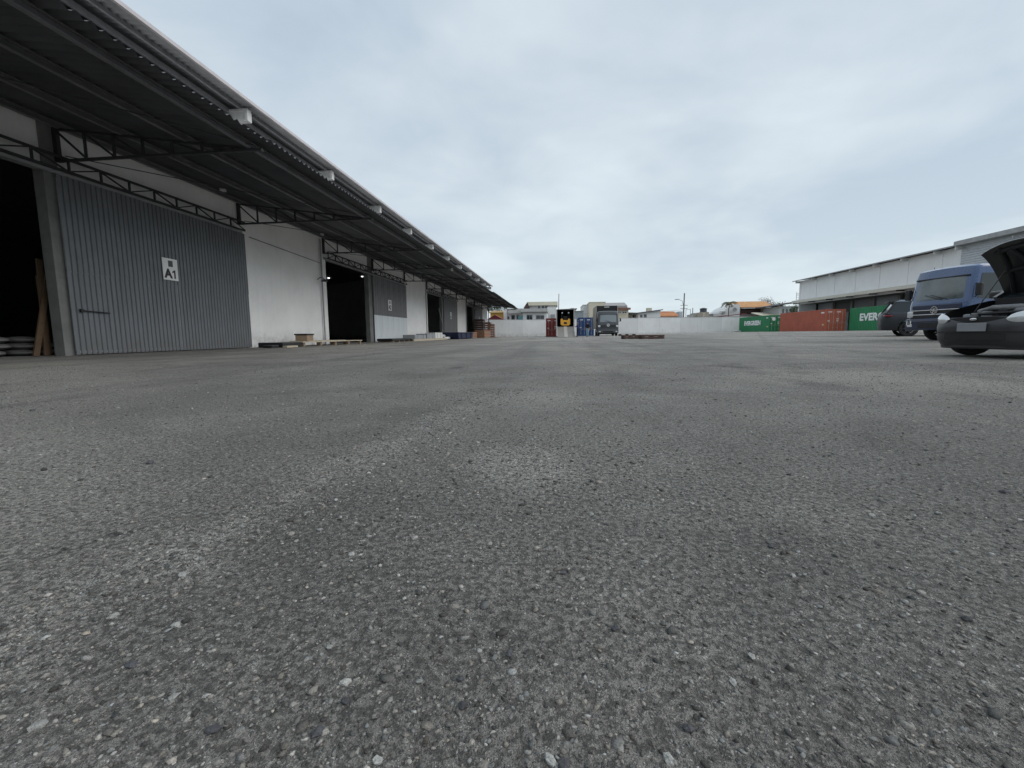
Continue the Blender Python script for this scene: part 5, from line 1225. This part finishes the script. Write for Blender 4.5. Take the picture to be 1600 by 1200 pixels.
def roof_gable_y(o, x0, x1, y0, y1, z0, rise, m, over=.35, wallm=None):   # ridge along y, gable to the yard
    xm = (x0 + x1) / 2; t = .14; k = rise / (xm - x0)
    MB().prism([(x0 - over, z0 - over * k), (xm, z0 + rise), (x1 + over, z0 - over * k), (x1 + over, z0 - over * k + t), (xm, z0 + rise + t * 1.2), (x0 - over, z0 - over * k + t)], y0 - over, y1 + over, 'y').build('roof', m, o)
    if wallm: MB().prism([(x0, z0), (x1, z0), (xm, z0 + rise)], y0 + .01, y0 + .2, 'y').build('gable', wallm, o)
def roof_mono(o, x0, x1, y0, y1, zl, zr, m, over=.4):
    k = (zr - zl) / (x1 - x0)
    MB().prism([(x0 - over, zl - over * k), (x1 + over, zr + over * k), (x1 + over, zr + over * k + .18), (x0 - over, zl - over * k + .18)], y0 - over, y1 + over, 'y').build('roof', m, o)
def Z(px, py, Y, g_): return at(px, py, Y).z - g_
# 1 ochre house, maroon shed in front
o, h, H_, cx, g0 = house('ochre_house', 'ochre yellow house with dark roof edge seen under the canopy end', 766, 790, 489, 100, 8, HYE); roof_gable_x(o, -h, h, 0, 8, H_, .5, mat('ochre_roof', (.30, .20, .08), .8))
o, h, H_, cx, g0 = house('low_shed', 'low shed with maroon gable roof before the ochre house', 760, 787, 500, 92, 5, HCR); roof_gable_y(o, -h, h, 0, 5, H_ - .1, 1.0, TILER, .3, TILER)
# 2 grey concrete house with balcony
o, h, H_, cx, g0 = house('balcony_house', 'weathered grey house with concrete balcony band, next to the ochre house', 789, 816, 484, 97, 8, HWH, ((799.5, 493, 804, 499), (793, 495, 795.5, 499), (807.5, 493, 811, 499)))
z0, z1 = Z(800, 490, 97, g0), Z(800, 484.5, 97, g0)
MB().box((-h + .8, -1.3, z0), (h - .1, -.01, z1)).build('balcony', HGR, o); MB().box((-h - .1, -.3, H_), (h + .1, 8, H_ + .25)).build('parapet', HGR, o)
MB().box((-h - .25, -.5, 0), (-h + .5, .0, H_ + 1.0)).build('corner_column', HWH, o)
# 3 white house with concrete parapet
o, h, H_, cx, g0 = house('parapet_house', 'white house with stained concrete parapet and teal window', 816.5, 854.5, 487.5, 95, 8, HWH, ((823.5, 492.5, 831.5, 499.5), (838, 493, 850, 498.5)))
MB().box((-h - .3, -1.0, H_), (h + .15, 8, Z(835, 482.5, 95, g0))).build('parapet', HGR, o); MB().box((-h - .1, -.12, H_ - .28), (h + .1, 0, H_ - .02)).build('cornice', BAND, o)
TEAL = mat('teal_glass', (.10, .22, .24), .2); 
MB().box((-1.55 - 2.0, -.03, H_ - 1.75), (-2.5, -.021, H_ - .75)).build('shutter', TEAL, o)
# 4 upper house with cream roof
o, h, H_, cx, g0 = house('upper_house', 'white upper storey house with long cream roof edge behind the parapet house', 826, 866, 477.5, 108, 9, HWH, ((841, 478.5, 843.5, 481.5), (847, 478, 850, 481.5), (852, 478, 856, 481)))
MB().box((-h - .2, -.9, H_), (h + .8, 9, H_ + .85)).build('roof', CRR, o); MB().prism([(-h - 1.2, H_ - .6), (-h + .3, H_ - .6), (-h - .25, H_ + .85)], -.95, 5, 'y').build('gable_end', BRN, o)
# 5 white narrow tower house
o, h, H_, cx, g0 = house('stair_tower', 'narrow white stair tower house above the maroon container', 855, 869, 480, 103, 7, HWH)
MB().box((-h, -.02, H_), (h, 7, H_ + .12)).build('coping', BAND, o)
pz = Z(862, 494, 103, g0); MB().cbox((-.2, -.45, pz - .45), (.75, -.03, pz + .4), .04).build('air_conditioner', GREYBOX, o)
o, h, H_, cx, g0 = house('pale_house', 'plain pale house hidden behind the open box trailer', 869, 899, 484.5, 110, 8, HWH); roof_mono(o, -h, h, 0, 8, H_, H_ + .2, GRR)
o, h, H_, cx, g0 = house('slatted_shed', 'tall shed clad in grey vertical boards behind the blue container', 893, 911.5, 486.5, 90, 6, GREYK)
n_ = 14
for k in range(n_): MB().box((-h + k * 2 * h / n_ + .01, -.05, 0), (-h + (k + 1) * 2 * h / n_ - .01, -.003, H_ - .02 - .05 * (k % 2))).build('board', GREYK, o)
MB().box((-h - .1, -.2, H_), (h + .1, 6, H_ + .1)).build('roof', GRR, o)
# 6 big white and cream building
o, h, H_, cx, g0 = house('white_block', 'tall white house block behind the grey box trailer', 911, 925, 477, 100, 10, HWH); MB().box((-h - .05, -.05, H_), (h + .05, 10, H_ + .15)).build('coping', BAND, o)
MB().box((-h + .1, -.03, H_ - 1.9), (h - .1, -.002, H_ - 1.82)).build('joint_strip', BAND, o)
o, h, H_, cx, g0 = house('cream_block', 'cream square block house rising above the beige truck body', 921, 946, 472.5, 96, 9, HCR); MB().box((-h - .06, -.06, H_), (h + .06, 9, H_ + .12)).build('coping', CRR, o)
o, h, H_, cx, g0 = house('striped_house', 'cream house with grey sloping roof and red eave right of the grey truck', 944, 982, 480.5, 101, 9, HCR, ((966, 487, 970, 489.5), (972.5, 487, 979, 489.5)))
MB().prism([(-.8, H_ - .1), (-.8, H_ + .35), (3.5, H_ + 1.3), (3.5, H_ + .8)], -h - .2, h * .86, 'x').build('roof', GRR, o); MB().box((-h, -.9, H_ - .55), (h + .35, -.02, H_ - .12)).build('eave', mat('brown_eave', (.20, .10, .08), .8), o)
# 7 low dark roofs
o, h, H_, cx, g0 = house('grey_lean_to', 'low lean-to with grey roof and dark openings between cream and white houses', 978, 1001, 491, 104, 7, HGR, ((988, 491.8, 996, 496.5),)); roof_mono(o, -h, h, -1, 7, H_ + .25, H_ + .05, GRR)
# 8 white mono-pitch house
o, h, H_, cx, g0 = house('mono_pitch_house', 'white house with dark rising single-pitch roof and two small windows', 998, 1032, 489, 100, 8, HWH, ((1000.5, 492, 1003.5, 495.8), (1006.5, 491.5, 1010, 495.8)))
zl, zr_ = Z(998, 489.5, 100, g0), Z(1032, 485, 100, g0); MB().prism([(-h, H_ - .02), (h, H_ - .02), (h, zr_), (-h, max(zl, H_))], .0, 7.9, 'y').build('raked_wall', HWH, o); roof_mono(o, -h, h, 0, 8, zl, zr_, DKR, .45)
MB().cbox((-.2, 2, zr_ - .2), (.9, 3, zr_ + .7), .05).build('roof_tank', HCR, o)
# 9 orange-roofed low house
o, h, H_, cx, g0 = house('orange_roof_house', 'low house with orange tile roof, next to the single-pitch house', 1033, 1058, 494, 108, 9, HCR); roof_gable_x(o, -h, h, 0, 9, H_, 1.15, TILE)
# 10 far block and tank tower
o, h, H_, cx, g0 = house('far_block', 'tiny far grey-blue tower block beside the street lamp pole', 1061.5, 1066.5, 487, 240, 12, mat('far_block_render', (.34, .38, .42), .9), ((1062.2, 488.5, 1063.2, 489.5), (1064.6, 488.5, 1065.6, 489.5), (1062.2, 491, 1063.2, 492), (1064.6, 491, 1065.6, 492)))
o, h, H_, cx, g0 = house('tank_house', 'rough grey and brick house carrying a dark water tank', 1097, 1108, 487.5, 112, 6, mat('rough_blockwork', (.38, .33, .27), .95, var=.2, dirt=.4), ((1099, 490, 1101, 493),))
MB().lathe([(.001, 0), (.8, 0), (.78, .75), (.9, .8), (.9, .9), (.3, 1.1), (.001, 1.1)], 20, 'z', (.1, 2, H_)).build('water_tank', mat('navy_tank', (.05, .06, .075), .6), o, smooth=True)
o, h, H_, cx, g0 = house('unfinished_house', 'low unfinished grey house beside the tank house', 1084, 1097.5, 490.5, 116, 6, HGR, ((1090, 491.5, 1093, 494),)); MB().box((-h * .2, -.8, H_), (h, 6, H_ + .3)).build('roof_slab', DKR, o)
o, h, H_, cx, g0 = house('low_white_house', 'low white house with flat grey roof before the gable house', 1107, 1128, 492, 118, 7, HWH); roof_mono(o, -h, h, 0, 7, H_, H_ + .35, GRR)
# 11 white gable house and balcony house with tan tiles
o, h, H_, cx, g0 = house('white_gable_house', 'white gable house with satellite dish and palm in front', 1127, 1156, 489, 112, 9, HWH)
xa = lambda px: at(px, 480, 112).x - cx
zz_ = lambda px, py: Z(px, py, 112, g0)
MB().prism([(-h, H_ - .02), (h, H_ - .02), (h, zz_(1156, 476)), (xa(1148), zz_(1148, 475)), (xa(1137), zz_(1137, 481)), (xa(1134), zz_(1134, 483.5)), (xa(1130), zz_(1130, 486))], -.0, 9, 'y').build('gable_wall', HWH, o)
for z in (487.5, 489.5): MB().box((-h - .5, -.6, zz_(1131, z)), (-h + .9, -.02, zz_(1131, z) + .14)).build('ledge', BAND, o)
MB().lathe([(.001, .16), (.25, .13), (.5, 0), (.46, 0), (.001, .10)], 18, 'y', (xa(1147), -.5, zz_(1147, 484))).build('satellite_dish', GREYBOX, o, smooth=True); MB().tube([(xa(1147), -.4, zz_(1147, 484)), (xa(1147), 0, zz_(1147, 486))], .05, 6).build('dish_arm', STEELG, o)
o, h, H_, cx, g0 = house('balcony_villa', 'house with tan tiled roof and deep brown balcony left of the small hip building', 1156, 1206, 480.5, 113, 10, HCR)
z0, z1 = Z(1170, 492, 113, g0), Z(1170, 482.5, 113, g0); xb = at(1188.5, 485, 113).x - cx
MB().box((-h + .02, -.05, z0), (xb, -.003, z1)).build('balcony_recess', BRN, o); MB().box((-h, -1.2, z0 - .1), (xb, -.06, z0)).build('balcony_floor', HGR, o)
for k in range(14): MB().box((-h + .05 + k * (xb + h) / 14, -1.15, z0), (-h + .12 + k * (xb + h) / 14, -1.08, z0 + .9)).build('baluster', BRN, o)
MB().box((-h, -1.18, z0 + .9), (xb, -1.05, z0 + .98)).build('handrail', BRN, o); MB().box((-h, -1.3, z1 + .05), (xb, -.0, z1 + .18)).build('awning', HWH, o)
roof_gable_x(o, -h - .5, h, -.6, 10, H_ + .1, 1.5, TILEB)
o, h, H_, cx, g0 = house('dark_shed', 'long low shed with dark red roof just behind the boundary wall', 1119, 1162, 494.5, 101, 5, HGR); roof_mono(o, -h, h, 0, 5, H_ - .15, H_ + .45, TILER)
o, h, H_, cx, g0 = house('cream_roof_shed', 'shed with pale cream sloping roof behind the lettered green container', 1193, 1222, 493, 104, 6, HGR); MB().prism([(-.6, H_ - .1), (-.6, H_ + .05), (5, H_ + .9), (5, H_ + .75)], -h - .6, h, 'x').build('roof', CRR, o)
# 12 small hip building beside the pale warehouse
o, h, H_, cx, g0 = house('annexe_building', 'small white annexe with dark flat roof beside the pale warehouse', 1219, 1246, 478.5, 104, 8, HWH, ((1222.5, 483, 1224.5, 489), (1228.5, 483, 1230.5, 489)))
zl, zr_ = Z(1206, 479, 104, g0), Z(1248, 472.5, 104, g0); MB().prism([(at(1205, 479, 104).x - cx, zl), (h + .6, zr_), (h + .6, zr_ + .35), (at(1205, 479, 104).x - cx, zl + .2)], -1.0, 8.5, 'y').build('roof', DKR, o)

# ================================================================== POLES, WIRES, TREES
POLEC = mat('weathered_pole', (.16, .15, .14), .85, var=.2)
def pole(px, pyt, Y, r_, label, lamp=False, lean=0):
    p = at(px, 495, Y); t = at(px + lean, pyt, Y); g_ = gz(p.x, Y)
    o = thing('utility_pole', (p.x, Y, g_), 0, label, 'pole', 'poles beyond the boundary wall')
    MB().tube([(0, 0, 0), (t.x - p.x, 0, t.z - g_)], [r_, r_ * .65], 10).build('shaft', POLEC, o, smooth=True)
    H_ = t.z - g_
    if lamp:
        e = at(1060, 468, Y); a0 = at(1068, 478, Y)
        MB().tube([(a0.x - p.x, 0, a0.z - g_), (e.x - p.x + .8, -.2, e.z - g_ - .35), (e.x - p.x, -.3, e.z - g_)], .05, 6).build('lamp_arm', GREYBOX, o)
        MB().cbox((e.x - p.x - .85, -.45, e.z - g_ - .06), (e.x - p.x + .1, -.15, e.z - g_ + .10), .04).build('lamp_head', GREYBOX, o)
        for dz in (.6, 1.3): MB().box((-.5 - .2, -.06, H_ - dz - 2.2), (.9, .06, H_ - dz - 2.1)).build('cross_arm', POLEC, o)
    return o
pole(1067.5, 458, 106, .19, 'tall street lamp pole with curved arm behind the boundary wall', True, 2)
pole(1082.5, 481, 118, .14, 'shorter plain pole near the steel goal frame')
pole(872.3, 459, 104, .12, 'thin tall mast pole above the open box trailer', False, 1)
o = thing('goal_post', (at(1075, 495, 112).x, 112, gz(40, 112)), 0, 'thin steel goal-like frame between the two poles', 'frame')
w_ = at(1079, 490, 112).x - at(1072, 490, 112).x; ht = at(1075, 483, 112).z - gz(40, 112)
for x in (-w_ / 2, w_ / 2): MB().tube([(x, 0, 0), (x, 0, ht)], .06, 6).build('upright', STEELG, o)
MB().tube([(-w_ / 2, 0, ht - .05), (w_ / 2, 0, ht - .05)], .05, 6).build('crossbar', STEELG, o)
def wire(a, b, sag, label):
    pts = [Vector(a).lerp(Vector(b), t) - Vector((0, 0, sag * 4 * t * (1 - t))) for t in np.linspace(0, 1, 15)]
    tag(MB().tube(pts, .022, 5).build('power_line', PLAST), label, 'cable', 'power lines beyond the wall')
t1 = at(1068.5, 466, 106); t2 = at(873, 464, 104); 
for k in range(2): wire((t1.x, 106, at(1068, 484 + 2 * k, 106).z), (t2.x + .05, 104, at(873, 488 + 1.5 * k, 104).z), .5, ('upper' if k == 0 else 'lower') + ' of two thin dark power lines slung from mast to lamp pole')

LEAF = mat('tree_leaf', (0.045, 0.075, 0.030), .7, var=.35, scale=2); LEAFB = mat('dry_tree_leaf', (0.12, 0.075, 0.06), .8, var=.3, scale=2); BARK = mat('bark', (.12, .10, .08), .9, var=.2); PALM = mat('palm_leaf', (0.07, 0.085, 0.05), .7, var=.3)
def tree(px, py, Y, rx, rz_, label, leafm, n=1500, size=.16, sparse=0.0):
    c = at(px, py, Y); g_ = gz(c.x, Y); o = thing('leafy_tree', (c.x, Y, g_), 0, label, 'tree', 'trees beyond the boundary wall'); h = c.z - g_
    t = MB(); t.tube([(0, 0, 0), (.1, 0, h * .5), (-.05, .05, h)], [.16, .11, .05], 8)
    tips = []
    for k in range(14):
        a = random.uniform(0, 6.28); e = random.uniform(-.3, 1); d = Vector((math.cos(a) * rx * .75 * math.sqrt(1 - e * e * .6), math.sin(a) * rx * .75, e * rz_ * .75)); s0 = Vector((0, 0, h * random.uniform(.6, .95)))
        tip = Vector((0, 0, h)) + d; t.tube([s0, s0.lerp(tip, .5) + Vector((0, 0, .15)), tip], [.05, .03, .012], 5); tips.append(tip)
    t.build('trunk', BARK, o, smooth=True)
    m = MB()
    for k in range(n):
        b = random.choice(tips); v = b + Vector((random.gauss(0, rx * .25), random.gauss(0, rx * .25), random.gauss(0, rz_ * .22)))
        a = Vector((random.gauss(0, 1), random.gauss(0, 1), random.gauss(0, 1))).normalized(); q = a.cross(Vector((0, 0, 1.01))).normalized(); s_ = size * random.uniform(.6, 1.4)
        m.add([v - a * s_, v + q * s_ * .45, v + a * s_, v - q * s_ * .45], [(0, 1, 2, 3)])
    inst(m.mesh('crown', leafm, fix=False), 'crown', o)
tree(1196, 474.5, 128, 2.2, 1.6, 'sparse reddish-brown tree rising behind the tan tiled roof', LEAFB, 900, .15)
tree(1214, 485, 112, 1.6, 1.6, 'dark green tree between the villa and the annexe', LEAF, 1500, .17)
tree(1246, 486, 100.5, 1.5, 1.3, 'bright green bush tree at the foot of the pale warehouse corner', mat('fresh_leaf', (.06, .11, .03), .7, var=.3), 1200, .15)
tree(770, 482, 112, 2.4, 2.2, 'dark green tree seen under the end of the canopy', LEAF, 1600, .2)
# palm
c = at(1139.5, 473, 108); g_ = gz(c.x, 108); o = thing('palm_tree', (c.x, 108, g_), 0, 'small palm tree with drooping fronds before the white gable house', 'tree'); h = c.z - g_
MB().tube([(-.15, 0, 0), (-.1, 0, h * .5), (0, 0, h)], [.16, .12, .10], 8).build('trunk', BARK, o, smooth=True)
for k in range(10):
    a = k * 2.4; el = random.uniform(.3, 1.3); ln = random.uniform(1.2, 1.9); pts = []
    for t in np.linspace(0, 1, 7): pts.append(Vector((math.cos(a) * ln * t, math.sin(a) * ln * t, h + el * t - 1.3 * t * t)))
    m = MB()
    for i in range(6):
        d = (pts[i + 1] - pts[i]); sd = Vector((-math.sin(a), math.cos(a), 0))
        for s_ in (-1, 1):
            for q in (0, .5):
                b = pts[i] + d * q; m.add([b, b + d * .3, b + d * .6 + sd * s_ * .38 + Vector((0, 0, -.22)), b + d * .25 + sd * s_ * .36 + Vector((0, 0, -.22))], [(0, 1, 2, 3)])
    m.tube(pts, .02, 4); m.build('frond', PALM, o)
